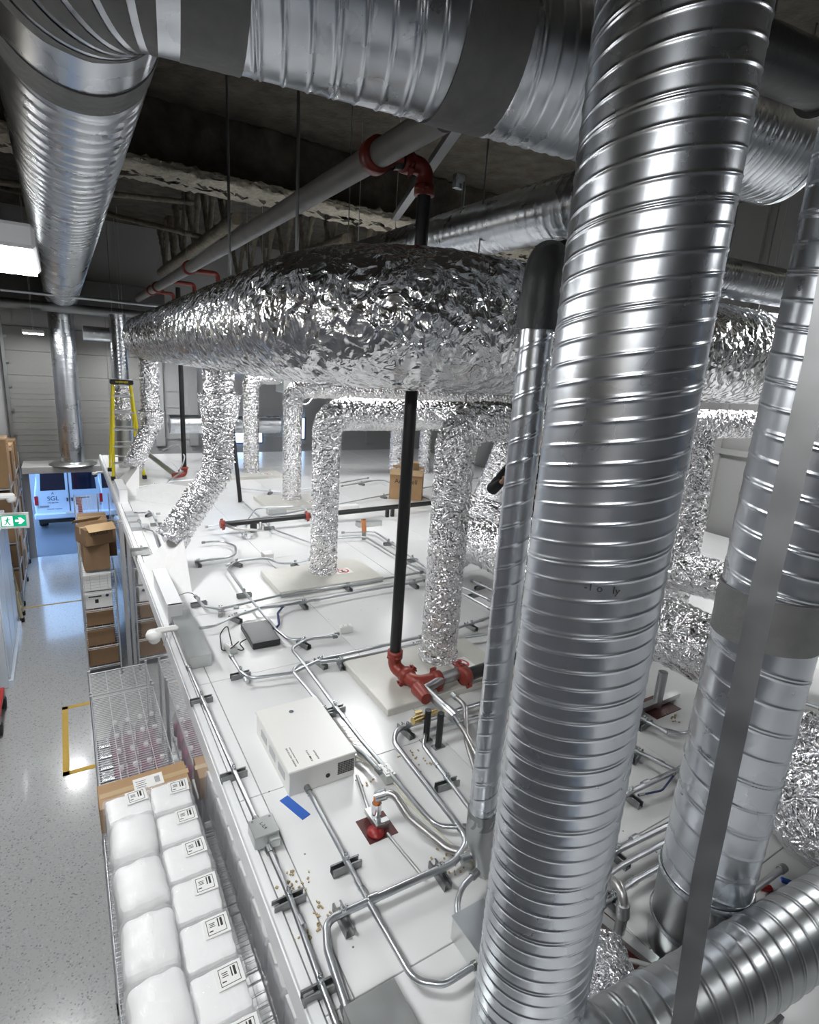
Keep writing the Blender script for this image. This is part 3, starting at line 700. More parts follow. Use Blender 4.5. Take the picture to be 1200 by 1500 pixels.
# manifold with valve and hoses
mc = Vector((PX+.27, PY-.31, RZ+.13))
t = thing('pipe_manifold', tuple(mc-Vector((0, 0, .13))), 'red and grey pipe manifold with a brass valve on black posts', 'pipe fitting')
cyl(mc+Vector((-.05, 0, 0)), mc+Vector((.22, .02, 0)), .046).build('header', 'strap_metal', t)
coupling(t, mc+Vector((.17, .01, 0)), (1, 0, 0), .05)
m1 = R(622, 1010, RZ+.17); m2 = R(655, 1040, RZ+.19); m3 = R(668, 1052, RZ+.2)
MB().tube([mc, m1, m2], .034, 16).build('nipple', 'strap_metal', t); MB().tube([m2, m3], .038, 8).build('union', 'emt', t)
MB().tube([R(612, 1008, RZ+.18), R(625, 1024, RZ+.18)], [.055, .042], 16).build('reducer', 'red_iron', t)
v0 = R(640, 1042, RZ+.18); v1 = R(616, 1052, RZ+.18)
MB().tube([v0, v1], .018, 10).tube([v1, v1+(v1-v0)*.45], .026, 10).build('drain_valve', 'brass', t)
MB().box(tuple(v1+Vector((-.02, 0, .05))), (.05, .025, .014)).build('valve_handle', 'brass', t)
for (px, py, top) in ((624, 1085, .235), (642, 1094, .255)):
    p = R(px, py); cyl(p, (p.x, p.y, RZ+top), .022, 12).build('post', 'black_pipe', t)
    MB().box((p.x, p.y, RZ+.004), (.08, .05, .008)).build('post_foot', 'strut', t)
def hose(label, pts, r=.016, fil=.12, name='braided_hose', cat='hose', fit=True, mat='braid'):
    t = thing(name, tuple(pts[0]), label, cat)
    P = fillet(pts, fil, 10)
    MB().tube(P, r, 14, True).build('hose', mat, t)
    if fit:
        for i, j in ((0, 1), (-1, -2)):
            a = Vector(P[i]); u = (Vector(P[j])-a).normalized(); MB().tube([a-u*.01, a+u*.05], r*1.35, 10).build('end_fitting', 'emt', t)
    return t
hose('upper braided steel hose curving from the manifold behind the slim duct', [R(664, 1018, RZ+.18), R(682, 1034, RZ+.2), R(683, 1085, RZ+.12), R(700, 1140, RZ+.05)])
hose('lower braided steel hose curving from the manifold behind the slim duct', [m3, R(682, 1074, RZ+.17), R(700, 1110, RZ+.1), R(712, 1150, RZ+.06)])
# sprinkler opening with the red head and hose
hc = R(552, 1212)
t = thing('sprinkler_drop', tuple(hc-Vector((0, 0, .02))), 'sprinkler drop with a chrome clamp and orange cap over the red square hole', 'sprinkler')
s0 = R(548, 1211, RZ+.05)
cyl((hc.x+.01, hc.y+.03, RZ+.0), (hc.x+.01, hc.y+.03, RZ+.13), .026, 16).build('stem', 'chrome', t)
cyl((hc.x+.01, hc.y+.03, RZ+.13), (hc.x+.01, hc.y+.03, RZ+.17), .02, 16).build('cap', simple('orange_cap', (.7, .2, .03), .5), t)
MB().box((hc.x, hc.y+.03, RZ+.035), (.05, .14, .03), rz=0).box((hc.x+.02, hc.y-.02, RZ+.03), (.07, .03, .05)).build('clamp', 'steel_box', t)
MB().lathe([(.0, .006), (.046, .006), (.046, .02), (.03, .024), (.028, .03), (0, .03)], (hc.x-.025, hc.y-.035, RZ), 20).build('escutcheon', 'red_deep', t)
q = MB().box(tuple(hc+Vector((0, 0, .002))), (.17, .17, .004)); tag(q.build('roof_opening', simple('red_brown', (.085, .018, .018), .5)), 'square red brown opening in the white roof under the sprinkler head', 'opening')
b0 = R(565, 1128, RZ+.03); b1 = R(610, 1286, RZ+.03)
tag(MB().tube([R(523, 1136, RZ+.02), hc+Vector((0, .08, .02))], .010, 4).tube([hc+Vector((.02, -.08, .02)), R(622, 1287, RZ+.02)], .010, 4).build('mounting_bar', 'steel_box'), 'square bar carrying the sprinkler head across the red hole', 'bar')
hose('thick braided hose from the orange capped sprinkler to the slim duct', [Vector((hc.x+.01, hc.y+.03, RZ+.17)), R(575, 1160, RZ+.20), R(600, 1198, RZ+.14), R(655, 1243, RZ+.05), R(735, 1262, RZ+.05)], .021)
# second opening right of the biggest duct
hc = R(905, 1375)
tag(MB().box(tuple(hc+Vector((0, 0, .002))), (.13, .24, .004), rz=.15).build('roof_opening', M['red_brown']), 'dark red opening in the roof right of the largest upright duct', 'opening')
t = thing('sprinkler_drop', tuple(hc), 'sprinkler drop and clamp over the opening right of the largest upright duct', 'sprinkler')
cyl((hc.x, hc.y, RZ), (hc.x, hc.y, RZ+.14), .024).build('stem', 'strap_metal', t); MB().box((hc.x, hc.y, RZ+.03), (.05, .34, .03), rz=.2).build('clamp', 'steel_box', t)
hose('braided hose looping down to the right hand sprinkler drop', [Vector((hc.x, hc.y, RZ+.14)), Vector((hc.x+.0, hc.y+.02, RZ+.26)), R(895, 1288, RZ+.2), R(868, 1290, RZ+.12), R(840, 1310, RZ+.1)], .022, .1)
hc = R(962, 1035)
tag(MB().box(tuple(hc+Vector((0, 0, .002))), (.3, .22, .004)).build('roof_opening', M['red_brown']), 'small red opening in the roof under the low foil duct at right', 'opening')
t = thing('sprinkler_drop', tuple(hc), 'sprinkler drop by the low foil duct at right', 'sprinkler')
cyl((hc.x, hc.y, RZ), (hc.x, hc.y, RZ+.3), .035).build('stem', 'strap_metal', t); MB().box((hc.x, hc.y, RZ+.04), (.5, .05, .04)).build('clamp', 'steel_box', t)

# ================================================================== CONDUITS AND STRUT BLOCKS
CR = .0135
ZC = RZ+.058
ch = MB()
for s in (-1, 1): ch.box((0, s*.020, .022), (.15, .003, .041)); ch.box((0, s*.016, .042), (.15, .008, .003))
ch.box((0, 0, .003), (.15, .042, .004))
def make_strut(loc, rz, label):
    global PROTO
    if PROTO is None:
        PROTO = thing('strut_block', (0, 0, 0), label, 'conduit support')
        ch.build('channel', 'strut', PROTO)
        q = MB()
        q.tube([Vector((-.008, .0175*math.cos(a), .058+.0175*math.sin(a))) for a in np.linspace(0, 2*PI, 17)], .003, 6, False)
        q.box((0, .010, .081), (.018, .004, .026)); q.box((0, -.010, .081), (.018, .004, .026)); q.box((0, .026, .05), (.02, .02, .016)); q.box((0, -.026, .05), (.02, .02, .016))
        q.build('clamp', 'emt', PROTO)
        cyl((0, -.02, .085), (0, .022, .085), .004, 8).build('bolt', 'chrome', PROTO)
        for i_, c_ in enumerate(PROTO.children):
            c_.location = (0, 0, 0)
        # channel runs across the conduit: turn the clamp so that the conduit passes along x of the block
        o = PROTO
    else: o = copy_tree(PROTO)
    o.location = loc; o.rotation_euler = (0, 0, rz); tag(o, label, 'conduit support', 'strut blocks clamping conduits to the roof')
    return o
PROTO = None
def conduit(label, px, struts=(), r=CR, z=ZC, fil=.10, short=None, name='conduit', raw=False, mat='emt'):
    P = [Vector(p) for p in px] if raw else [R(p[0], p[1], z+(p[2] if len(p) > 2 else 0)) for p in px]
    t = thing(name, tuple(P[0]-Vector((0, 0, r))), label, 'conduit')
    FP = fillet(P, fil, 10)
    MB().tube(FP, r, 12, True).build('tube', mat, t)
    for i, j in ((0, 1), (-1, -2)):
        a = Vector(FP[i]); u = (Vector(FP[j])-a).normalized(); MB().tube([a+u*.004, a+u*.045], r*1.4, 10).build('connector', 'strut', t)
    for k, s in enumerate(struts):
        p = Vector(s) if raw else R(s[0], s[1], z)
        best = None
        for i in range(len(FP)-1):
            a, b_ = Vector(FP[i]), Vector(FP[i+1]); ab = b_-a; tt = max(0, min(1, (p-a).dot(ab)/max(ab.length_squared, 1e-9))); c = a+ab*tt; dd = (c-p).length
            if best is None or dd < best[0]: best = (dd, c, ab)
        c = best[1]; an = math.atan2(best[2].y, best[2].x)
        which = ORD[k]+' ' if len(struts) > 1 else ''
        make_strut((c.x, c.y, RZ), an+PI/2, 'galvanised %sstrut block under the %s' % (which, short or label))
        if k < len(struts)-1 or len(struts) == 1:
            u = best[2].normalized(); MB().tube([c+u*.12, c+u*.17], r*1.28, 10).build('coupling', 'emt', t)
    return t
conduit('straight conduit along the roof edge below the steel trough', [(276, 976), (342, 1127), (378, 1207)], [(297, 1019), (343, 1128)], short='edge conduit above the square junction box')
conduit('straight conduit along the roof edge below the junction box', [(392, 1240), (424, 1312), (470, 1440), (500, 1520)], [(424, 1311), (469, 1441)], short='edge conduit below the square junction box')
conduit('conduit leaving the white panel box and bending right', [(449, 1152), (507, 1259), (545, 1330), (606, 1436), (650, 1443), (705, 1408)], [(508, 1260)], short='conduit leaving the white panel box')
conduit('thick bent conduit looping from the bottom steel box to the hoses', [(512, 1490), (480, 1392), (478, 1350), (503, 1337), (600, 1293), (665, 1264), (686, 1232), (668, 1205), (640, 1169), (577, 1088), (580, 1070), (600, 1062), (740, 1020)], [(504, 1338), (645, 1272), (597, 1066)], r=.0175, short='thick looping conduit', fil=.16)
conduit('bent conduit beside the thick loop near the black posts', [(700, 1200), (655, 1140), (620, 1092), (624, 1072), (645, 1064), (740, 1040)], [(657, 1141)], short='bent conduit beside the thick loop')
conduit('long conduit from the outlet box past the white panel box', [(497, 928), (445, 938), (427, 950), (442, 968), (490, 1033), (527, 1081), (622, 1192), (640, 1210), (690, 1212)], [(490, 1034), (444, 938)], short='long conduit right of the white panel box')
conduit('conduit kinked beside the white panel box ending at the receptacle', [(740, 925), (620, 942), (500, 967), (440, 972), (428, 982), (475, 1038), (500, 1083), (520, 1095), (533, 1104), (558, 1132)], [(476, 1041), (500, 968), (615, 944)], short='kinked conduit to the receptacle')
conduit('curved conduit from the plug box by the black network box', [(338, 960), (353, 984), (365, 994), (430, 985), (470, 966), (500, 960), (620, 932)], [(352, 983), (470, 966)], short='curved conduit from the plug box')
conduit('conduit crossing the roof in front of the second foil riser', [(286, 873), (298, 888), (322, 892), (405, 873), (510, 857), (620, 838)], [(290, 880), (323, 892), (510, 857)], short='conduit in front of the second foil riser')
conduit('conduit from the steel trough crossing to the right', [(272, 922), (310, 918), (345, 902), (380, 890), (410, 888), (445, 882), (530, 866), (625, 850)], [(345, 902), (445, 882), (607, 853)], short='conduit from the steel trough')
conduit('conduit bending round the corner left of the second foil riser', [(456, 819), (430, 825), (410, 825), (390, 817), (347, 822), (333, 832), (357, 866), (405, 922), (424, 938), (495, 932)], [(348, 823), (358, 867), (432, 824)], short='corner conduit left of the second foil riser')
conduit('edge conduit stub curling by the network cabling at the roof edge', [(262, 885), (262, 905), (248, 915), (240, 945)], [], r=.005, short='stub')
conduit('short conduit arching beside the nearer foil drop', [(285, 823), (345, 815), (345, 800), (325, 792), (295, 795)], [(292, 824)], short='short arching conduit by the nearer foil drop', fil=.2)
conduit('conduit with a right angle bend along the roof edge behind the nearer drop', [(196, 752), (222, 750), (240, 790), (245, 800)], [(221, 750), (226, 765)], short='bent conduit by the farther bracket')
conduit('wavy conduit near the farther bracket', [(203, 762), (210, 775), (225, 778), (232, 800), (240, 805)], [], short='wavy conduit')
conduit('long thin conduit crossing behind the second foil riser', [(300, 772), (420, 752), (700, 700)], [(340, 765), (560, 725)], short='thin conduit behind the second foil riser')
conduit('upright looping conduit behind the short black fire pipe', [(360, 785, .0), (362, 762, .1), (375, 744, .14), (430, 742, .14), (447, 742, .12), (452, 756, .05)], [], short='loop', fil=.2)
conduit('pair of straight conduits running back past the third foil riser', [(355, 735), (400, 775), (470, 800)], [(395, 770)], short='straight conduit running back past the third riser')
conduit('conduit beside the copper fitting behind the black standpipe', [(500, 780), (548, 778), (640, 842), (720, 880)], [(570, 793), (605, 817), (690, 869)], short='conduit by the copper fitting')
conduit('second conduit beside the copper fitting, slightly nearer', [(470, 790), (535, 786), (600, 826), (720, 893)], [(590, 821)], short='nearer conduit by the copper fitting')
conduit('conduit crossing in front of the cardboard boxes', [(500, 712), (560, 702), (660, 745)], [(530, 707)], short='conduit before the cardboard boxes')
conduit('conduit in the distance behind the third foil riser', [(350, 715), (420, 722), (540, 700)], [(395, 720), (480, 712)], short='distant conduit behind the third foil riser')
conduit('conduit at the far left by the ladder feet', [(190, 715), (260, 705), (320, 700)], [(225, 710)], short='far conduit by the ladder')
conduit('large looping conduit beside the far red footed standpipe', [(268, 690, .2), (246, 705, .15), (240, 725, .0), (262, 738, 0), (300, 728, 0), (330, 712, 0)], [(262, 737)], short='looping conduit by the far standpipe', fil=.3)
conduit('arched conduit rising above the roof near the ladder', [(236, 660, .3), (262, 650, .5), (272, 672, .4), (262, 690, .1)], [], short='arch', fil=.3)
conduit('conduit right of the nearest foil riser curling on the roof', [(690, 850, .0), (730, 868), (790, 900)], [(697, 858)], short='conduit right of the nearest foil riser')
conduit('conduit passing behind the slim duct at mid height', [(640, 930), (700, 910), (760, 890)], [(692, 914)], short='conduit behind the slim duct')
# seen between the big upright duct and the right one
conduit('conduit between the upright ducts, farthest of the lower group', [(915, 1092), (950, 1108), (985, 1126), (1040, 1150)], [(932, 1103)], short='farthest conduit between the upright ducts')
conduit('thick conduit between the upright ducts', [(890, 1180), (925, 1160), (1060, 1095)], [(925, 1161)], r=.0165, short='thick conduit between the upright ducts')
conduit('conduit with end cap between the upright ducts', [(880, 1262), (905, 1245), (1040, 1180)], [(905, 1246)], r=.0165, short='second thick conduit between the upright ducts')
conduit('lower conduit of the pair near the right upright duct base', [(865, 1300), (910, 1268), (1040, 1200)], [], r=.0135, short='pair')
conduit('lowest conduit of the pair near the right upright duct base', [(875, 1330), (930, 1290), (1040, 1228)], [(898, 1312)], r=.015, short='lowest conduit near the right upright duct base')
conduit('looped conduit near the low foil duct at right', [(940, 1052), (965, 1066), (1000, 1075), (1040, 1062)], [(945, 1055)], short='looped conduit near the low foil duct')
conduit('thin dark cable sagging between the upright ducts', [(935, 1165), (970, 1158), (990, 1132)], [], r=.006, mat='blue_wrap', short='cable', name='cable')
conduit('conduit into the grey box behind the largest duct', [(678, 1360, .04), (668, 1330, .04), (676, 1300, .05), (700, 1276, .05)], [], short='box', fil=.2)
conduit('conduit at the far right edge beside the crumpled foil', [(1120, 1010), (1210, 1040)], [], short='right', r=.016)
conduit('grey conduit on the roof right of the right upright duct', [(1090, 1315), (1150, 1270)], [], short='right2', r=.015)

# ---- boxes and small things on the roof
t = thing('wiring_trough', tuple(R(274, 940)), 'long galvanised wiring trough on the roof edge', 'electrical box')
c = R(274, 942); MB().box((c.x+.02, c.y, RZ+.05), (.17, .92, .10), bev=.003).build('body', 'steel_box', t)
MB().box((c.x+.02, c.y, RZ+.103), (.175, .925, .006)).build('lid', 'steel_box', t)
t = thing('junction_box', tuple(R(388, 1226)), 'square galvanised junction box on the edge conduit', 'electrical box')
c = R(386, 1230); MB().box((c.x, c.y, RZ+.045), (.125, .125, .075), bev=.003).build('body', 'steel_box', t)
q = MB().box((c.x, c.y, RZ+.085), (.128, .128, .006), bev=.002); cvp = q.build('cover_plate', 'steel_box', t)
MB().box((c.x+.03, c.y-.08, RZ+.05), (.055, .04, .045), bev=.004).build('conduit_body', 'steel_box', t)
for sx in (-1, 1):
    cyl((c.x+sx*.045, c.y+.045, RZ+.088), (c.x+sx*.045, c.y+.045, RZ+.092), .006, 8).build('screw', 'chrome', cvp)
text_mesh('pen_mark', 'L-2,4', .025, 'ink', frame((c.x, c.y, RZ+.0886), (.3, -.95, 0), (.95, .3, 0)), t, .0003)
t = thing('steel_cover', tuple(R(525, 1520)), 'plain steel box cut off by the bottom edge of the view', 'electrical box')
c = R(540, 1502); MB().box((c.x+.02, c.y-.08, RZ+.05), (.22, .25, .10), bev=.003).build('body', 'steel_box', t)
t = thing('pull_box', (1.36, 1.43, RZ), 'galvanised box half hidden behind the largest upright duct', 'electrical box')
c = R(700, 1392); MB().box((c.x+.01, c.y, RZ+.06), (.17, .2, .12), bev=.003).build('body', 'steel_box', t); MB().box((c.x+.01, c.y, RZ+.123), (.175, .205, .006)).build('lid', 'galv_dull', t)
# white panel box
t = thing('control_panel', (1.13, 2.89, RZ), 'white electrical control panel box lying flat on the roof', 'electrical box')
ph = .15
MB().box((1.135, 2.885, RZ+ph/2), (.41, .64, ph), bev=.004).build('enclosure', 'white_box', t)
pd = MB().box((1.135, 2.885, RZ+ph+.008), (.425, .655, .018), bev=.005).build('door', 'white_box', t)
cyl((1.13, 3.10, RZ+ph+.015), (1.13, 3.10, RZ+ph+.022), .016, 16).build('door_lock', 'chrome', pd)
q = MB()
for i in range(7):
    for j in range(14): q.box((1.23+j*.0075, 2.563, RZ+.045+i*.012), (.0045, .004, .007))
q.build('vent_grille', 'ink', t)
cyl((1.165, 2.562, RZ+.06), (1.165, 2.566, RZ+.06), .014, 14).build('knockout', 'black_plastic', t)
for i in range(3): MB().box((.929, 2.70+i*.17, RZ+.08), (.004, .11, .05)).build('side_vent', 'grey_cover', t)
z = RZ+ph+.0175
for i, (s, x, y, sz) in enumerate([('WARNING  HIGH VOLTAGE', 1.01, 2.72, .014), ('WARNING  AUTHORIZED PERSONNEL', 1.03, 2.73, .009), ('FIRE SERVICE', 1.11, 2.70, .014), ('POWER', 1.11, 2.66, .014), ('ALARM', 1.15, 2.70, .013), ('SILENCE', 1.15, 2.66, .013)]):
    text_mesh('lettering', s, sz, 'ink', frame((x-.03, y-.04, z), (0, 1, 0), (-1, 0, 0)), pd, .0003)
# low voltage wires by the panel
q = MB()
for i in range(6):
    a = R(486+i*2, 1068+i*4, RZ+.02); b_ = R(510+i*5, 1062+i*6, RZ+.05); c = R(560+i*6, 1120+i*6, RZ+.01); e_ = R(600+i*7, 1180+i*6, RZ+.01); g_ = R(690+i*4, 1262+i*5, RZ+.012)
    q.tube(fillet([a, b_, c, e_, g_], .12, 6), .0028, 6)
for i in range(4):
    a = R(505+i*2, 1100+i*3, RZ+.02); c = R(530+i*8, 1112+i*3, RZ+.01); e_ = R(575+i*4, 1145+i*4, RZ+.01); g_ = R(596, 1165+i*6, RZ+.012)
    q.tube(fillet([a, c, e_, g_], .1, 6), .0028, 6)
tag(q.build('cable_bundle', 'wire_white'), 'loose bundle of pale thin wires trailing from the control panel', 'cable', kind='stuff')
# receptacle
def outlet(label, px, py, mat, rz, plug=None):
    c = R(px, py); t = thing('outlet_box', (c.x, c.y, RZ), label, 'outlet')
    m_ = Matrix.Rotation(rz, 4, 'Z')
    MB().box((c.x, c.y, RZ+.035), (.07, .12, .06), rz=rz, bev=.004).build('box', mat, t)
    fp_ = MB().box((c.x, c.y, RZ+.067), (.05, .085, .006), rz=rz, bev=.002).build('face_plate', 'white_plastic', t)
    q = MB()
    for s in (-1, 1):
        for d_ in (-.008, .008):
            o = m_ @ Vector((d_, s*.022, 0)); q.box((c.x+o.x, c.y+o.y, RZ+.0705), (.003, .012, .001), rz=rz)
    q.build('slot', 'ink', fp_); return t
outlet('grey duplex outlet box beside the kinked conduit', 566, 1140, 'steel_box', -.02)
outlet('white outlet box at the end of the long conduit', 506, 926, 'white_plastic', 1.45)
outlet('small outlet box with plugged cables beside the black network box', 338, 955, 'steel_box', .2)
# network box
a = R(352, 914); b_ = R(383, 905); 
c = R(381, 934); t = thing('network_box', (c.x, c.y, RZ), 'flat black network box lying on the white roof', 'electronics')
MB().box((c.x, c.y, RZ+.035), (.24, .42, .055), rz=-.02, bev=.005).build('case', 'black_plastic', t)
for sx in (-1, 1):
    for sy in (-1, 1): cyl((c.x+sx*.1, c.y+sy*.18, RZ), (c.x+sx*.1, c.y+sy*.18, RZ+.01), .012, 10).build('foot', 'black_rubber', t)
q = MB()
q.tube(fillet([R(340, 945, RZ+.09), R(333, 915, RZ+.12), R(322, 928, RZ+.03), R(325, 955, RZ+.01), R(345, 950, RZ+.02)], .08), .005, 8)
q.tube(fillet([R(338, 950, RZ+.09), R(352, 938, RZ+.05), R(340, 948, RZ+.02), R(362, 956, RZ+.01), R(350, 942, RZ+.02), R(361, 936, RZ+.04)], .05), .005, 8)
tag(q.build('power_cord', 'black_rubber'), 'black power cord coiled beside the network box', 'cable')
q = MB().tube(fillet([R(392, 922, RZ+.03), R(403, 921, RZ+.03), R(409, 915, RZ+.03), R(407, 898, RZ+.04), R(416, 887, RZ+.05), R(450, 880, RZ+.06)], .1), .011, 10)
tag(q.build('flexible_conduit', 'blue_wrap'), 'dark blue flexible conduit curling behind the network box', 'conduit')
c = R(432, 1183); tag(MB().box((c.x, c.y, RZ+.0015), (.055, .20, .003), rz=.33).build('tape_strip', 'blue_tape'), 'strip of blue painter tape on the roof below the control panel', 'tape')
# blue/grey plug box right of the trough
t = thing('network_jack', tuple(R(258, 890)), 'small black jack with thin cables at the roof edge', 'electronics')
c = R(258, 892); MB().box((c.x, c.y, RZ+.03), (.05, .09, .05)).build('body', 'black_plastic', t)
MB().tube(fillet([(c.x, c.y, RZ+.05), R(262, 872, RZ+.08), R(280, 866, RZ+.05), R(288, 876, RZ+.05)], .08), .004, 6).build('lead', 'black_rubber', t)
# edge junction boxes
for k, (px, py) in enumerate(((189, 757), (193, 766), (197, 775))):
    c = R(px, py); tag(MB().box((c.x+.03, c.y, RZ+.03), (.16, .22, .06), bev=.005).build('edge_terminal', 'grey_cover'), ['farthest', 'middle', 'nearest'][k]+' of three small grey terminal boxes on the roof edge', 'electrical box')
c = R(208, 812); t = thing('edge_clamp', (c.x, c.y, RZ), 'steel beam clamp bolted on the roof edge before the nearer foil drop', 'clamp'); MB().box((c.x-.02, c.y, RZ+.04), (.2, .14, .06)).build('jaw', 'steel_box', t); cyl((c.x, c.y, RZ), (c.x, c.y, RZ+.12), .012, 8).build('bolt', 'chrome', t)
c = R(212, 775); tag(MB().lathe([(0, .07), (.05, .07), (.06, .05), (.06, 0)], (c.x, c.y, RZ), 16).build('detector_cap', 'grey_cover'), 'round grey cap at the end of the wavy conduit', 'fitting')
c = R(252, 722); tag(MB().lathe([(0, .06), (.06, .06), (.07, .03), (.07, 0)], (c.x, c.y, RZ), 16).build('fitting_cap', 'grey_cover'), 'small round fitting near the far looping conduit', 'fitting')
c = R(258, 745-8); tag(MB().lathe([(0, .08), (.08, .07), (.10, .02), (.10, 0)], (c.x+.1, c.y+.1, RZ), 16).build('pump', 'pump_purple'), 'dark purple pump unit beside the low white curb', 'pump')
p0 = Vector((.90, 10.05, 0)); p1 = Vector((1.62, 9.25, 0)); mid = (p0+p1)/2; an = math.atan2(p1.y-p0.y, p1.x-p0.x)
tag(MB().box((mid.x+.25, mid.y+.2, RZ+.10), ((p1-p0).length, .6, .2), rz=an, bev=.004).build('white_curb', 'white_paint'), 'low white curb box on the roof behind the nearer foil drop', 'curb')
for i, (px, py, w_, h_, lab) in enumerate([(405, 752, .3, .10, 'grey steel gutter box right of the leaning black pipe'), (392, 817, .12, .07, 'small white junction box on the corner conduit'), (510, 748, .35, .10, 'flat white box behind the second foil riser'), (780-240, 770, .4, .08, 'low grey wiring box near the copper fitting')]):
    c = R(px, py); tag(MB().box((c.x, c.y, RZ+h_/2), (w_, .14, h_), bev=.004).build('wiring_box', 'white_plastic' if i in (1, 2) else 'steel_box'), lab, 'electrical box')
c = R(533, 790); t = thing('copper_fitting', (c.x, c.y, RZ), 'upright copper and steel fitting behind the black standpipe', 'pipe fitting')
cyl((c.x, c.y, RZ), (c.x, c.y, RZ+.12), .03, 12).build('steel_foot', 'strut', t); cyl((c.x, c.y, RZ+.12), (c.x-.02, c.y, RZ+.30), .035, 12).build('copper_neck', 'copper', t)
# debris
q = MB(); rg = random.Random(2)
for (px, py, n_, sp_) in [(425, 1298, 26, .06), (470, 1332, 12, .05), (455, 1370, 14, .05), (540, 1150, 6, .04), (985, 1050, 12, .05), (600, 1105, 12, .09), (620, 1120, 10, .08), (660, 1262, 30, .09)]:
    c0 = R(px, py)
    for _ in range(n_): q.box((c0.x+rg.gauss(0, sp_*.6), c0.y+rg.gauss(0, sp_*.6), RZ+.004), (rg.uniform(.006, .016), rg.uniform(.005, .012), .006), rz=rg.uniform(0, 3))
tag(q.build('debris', simple('debris_tan', (.42, .34, .2), .9)), 'crumbs of tan debris scattered on the white roof panels', 'debris', kind='stuff')
c = R(1120, 1303); t = thing('red_tool', (c.x, c.y, RZ), 'small red handled tool on the roof at the lower right', 'tool'); MB().box((c.x, c.y, RZ+.012), (.03, .07, .024), rz=.9, bev=.006).build('handle', 'red_bright', t); cyl((c.x, c.y, RZ+.012), (c.x+.06, c.y-.05, RZ+.012), .006, 8).build('tip', 'chrome', t)
c = R(1152, 1293); tag(MB().box((c.x, c.y, RZ+.008), (.03, .05, .016), rz=.6, bev=.004).build('tape_scrap', 'blue_tape'), 'small blue scrap on the roof beside the red tool', 'scrap')
q = MB().tube(fillet([R(890, 1402, RZ+.03), R(930, 1408, RZ+.05), R(985, 1425, RZ+.05), R(1005, 1440, RZ+.06)], .2), .010, 12)
tag(q.build('white_tube', 'white_plastic'), 'white plastic tube on the roof in front of the right upright duct', 'tube')

# ================================================================== PACKAGES, BOXES, PERSON
def carton(name, c, size, rz, label, mat='cardboard', open_=False, group=None, tape=True, text=None, lab=None, cat='box'):
    t = thing(name, (c[0], c[1], c[2]), label, cat, group)
    x, y, z = size; Rm = Matrix.Rotation(rz, 4, 'Z')
    bd = MB().box((c[0], c[1], c[2]+z/2), size, rz=rz, bev=.004).build('carton', mat, t)
    if tape:
        q = MB().box((c[0], c[1], c[2]+z+.0008), (x*1.002, .05, .001), rz=rz)
        for s in (-1, 1):
            o = Rm @ Vector((s*(x/2+.0007), 0, 0)); q.box((c[0]+o.x, c[1]+o.y, c[2]+z-.05), (.001, .05, .10), rz=rz)
        q.build('packing_tape', 'tape_brown', bd)
    if open_:
        for s in (-1, 1):
            o = Rm @ Vector((0, s*(y/2+.06), 0)); MB().box((c[0]+o.x, c[1]+o.y, c[2]+z+.035), (x, .16, .004), rot=Rm @ Matrix.Rotation(-s*.55, 4, 'X')).build('flap', 'cardboard_pale', t)
    front = Rm @ Vector((0, -y/2-.001, 0))
    if text: text_mesh('print', text[0], text[1], 'ink', frame((c[0]+front.x, c[1]+front.y, c[2]+z*text[2]), Rm @ Vector((1, 0, 0)), (0, 0, 1)), bd, .0003)
    if lab: MB().box((c[0]+front.x, c[1]+front.y, c[2]+z*.62), (lab[0], .001, lab[1]), rz=rz).build('label', 'label_white', bd)
    return t
ca = R(607, 722)
carton('cardboard_box', (5.55, 9.0, RZ), (.62, .5, .50), -.62, 'open cardboard box with black print, on the roof behind the standpipe', open_=True, text=('Armacell', .12, .7))
carton('cardboard_box', (5.62, 9.06, RZ+.505), (.36, .26, .18), -.5, 'small cardboard box sitting in the open box behind the standpipe', 'cardboard_pale')
carton('cardboard_box', (5.55, 3.9, RZ), (.9, .6, .42), .4, 'brown cardboard box lying under the smaller foil duct at right', 'cardboard_dark')

# person behind the ducts, forearm raised
def skin_obj(name, V, E, rad, mat, parent, sub=2):
    me = bpy.data.meshes.new(name); off = world_loc(parent) if parent else Vector()
    me.from_pydata([(Vector(v)-off)[:] for v in V], E, []); me.materials.append(M[mat])
    o = bpy.data.objects.new(name, me); COL.objects.link(o)
    if parent: o.parent = parent
    md = o.modifiers.new('skin', 'SKIN'); md.use_smooth_shade = True
    if not me.skin_vertices:
        bpy.context.view_layer.objects.active = o
    for i, sv in enumerate(me.skin_vertices[0].data):
        r = rad[i]; sv.radius = (r, r) if np.isscalar(r) else r; sv.use_root = (i == 0)
    s = o.modifiers.new('sub', 'SUBSURF'); s.levels = sub; s.render_levels = sub
    return o
pc = azpt(44.3, 7.2, 0); bx, by = pc.x, pc.y
LRm = Vector((math.cos(math.radians(44)), -math.sin(math.radians(44)), 0))    # person's sideways axis, seen left to right
TW = Vector((-math.sin(math.radians(44)), -math.cos(math.radians(44)), 0))    # toward the viewer
def pp(l, h, f_=0): return Vector((bx, by, RZ))+LRm*l+TW*f_+Vector((0, 0, h))
t = thing('person', (bx, by, RZ), 'person in black clothing leaning behind the foil ducts with a raised forearm', 'person')
el = RY(718, 720, by+.25); hd = RY(740, 703, by-.05); wr = RY(735, 706, by+.0)
V = [pp(0, .95), pp(0, 1.15), pp(0, 1.38), pp(0, 1.47), pp(0, 1.56, .03), pp(0, 1.66, .04), pp(0, 1.76, .02),
     pp(-.18, 1.38), el, wr, hd, pp(.18, 1.38), pp(.24, 1.1), pp(.2, .88, .1), pp(.2, .8, .12),
     pp(-.10, .9), pp(-.11, .5), pp(-.11, .09), pp(-.11, .03, .16), pp(.10, .9), pp(.11, .5), pp(.11, .09), pp(.11, .03, .16)]
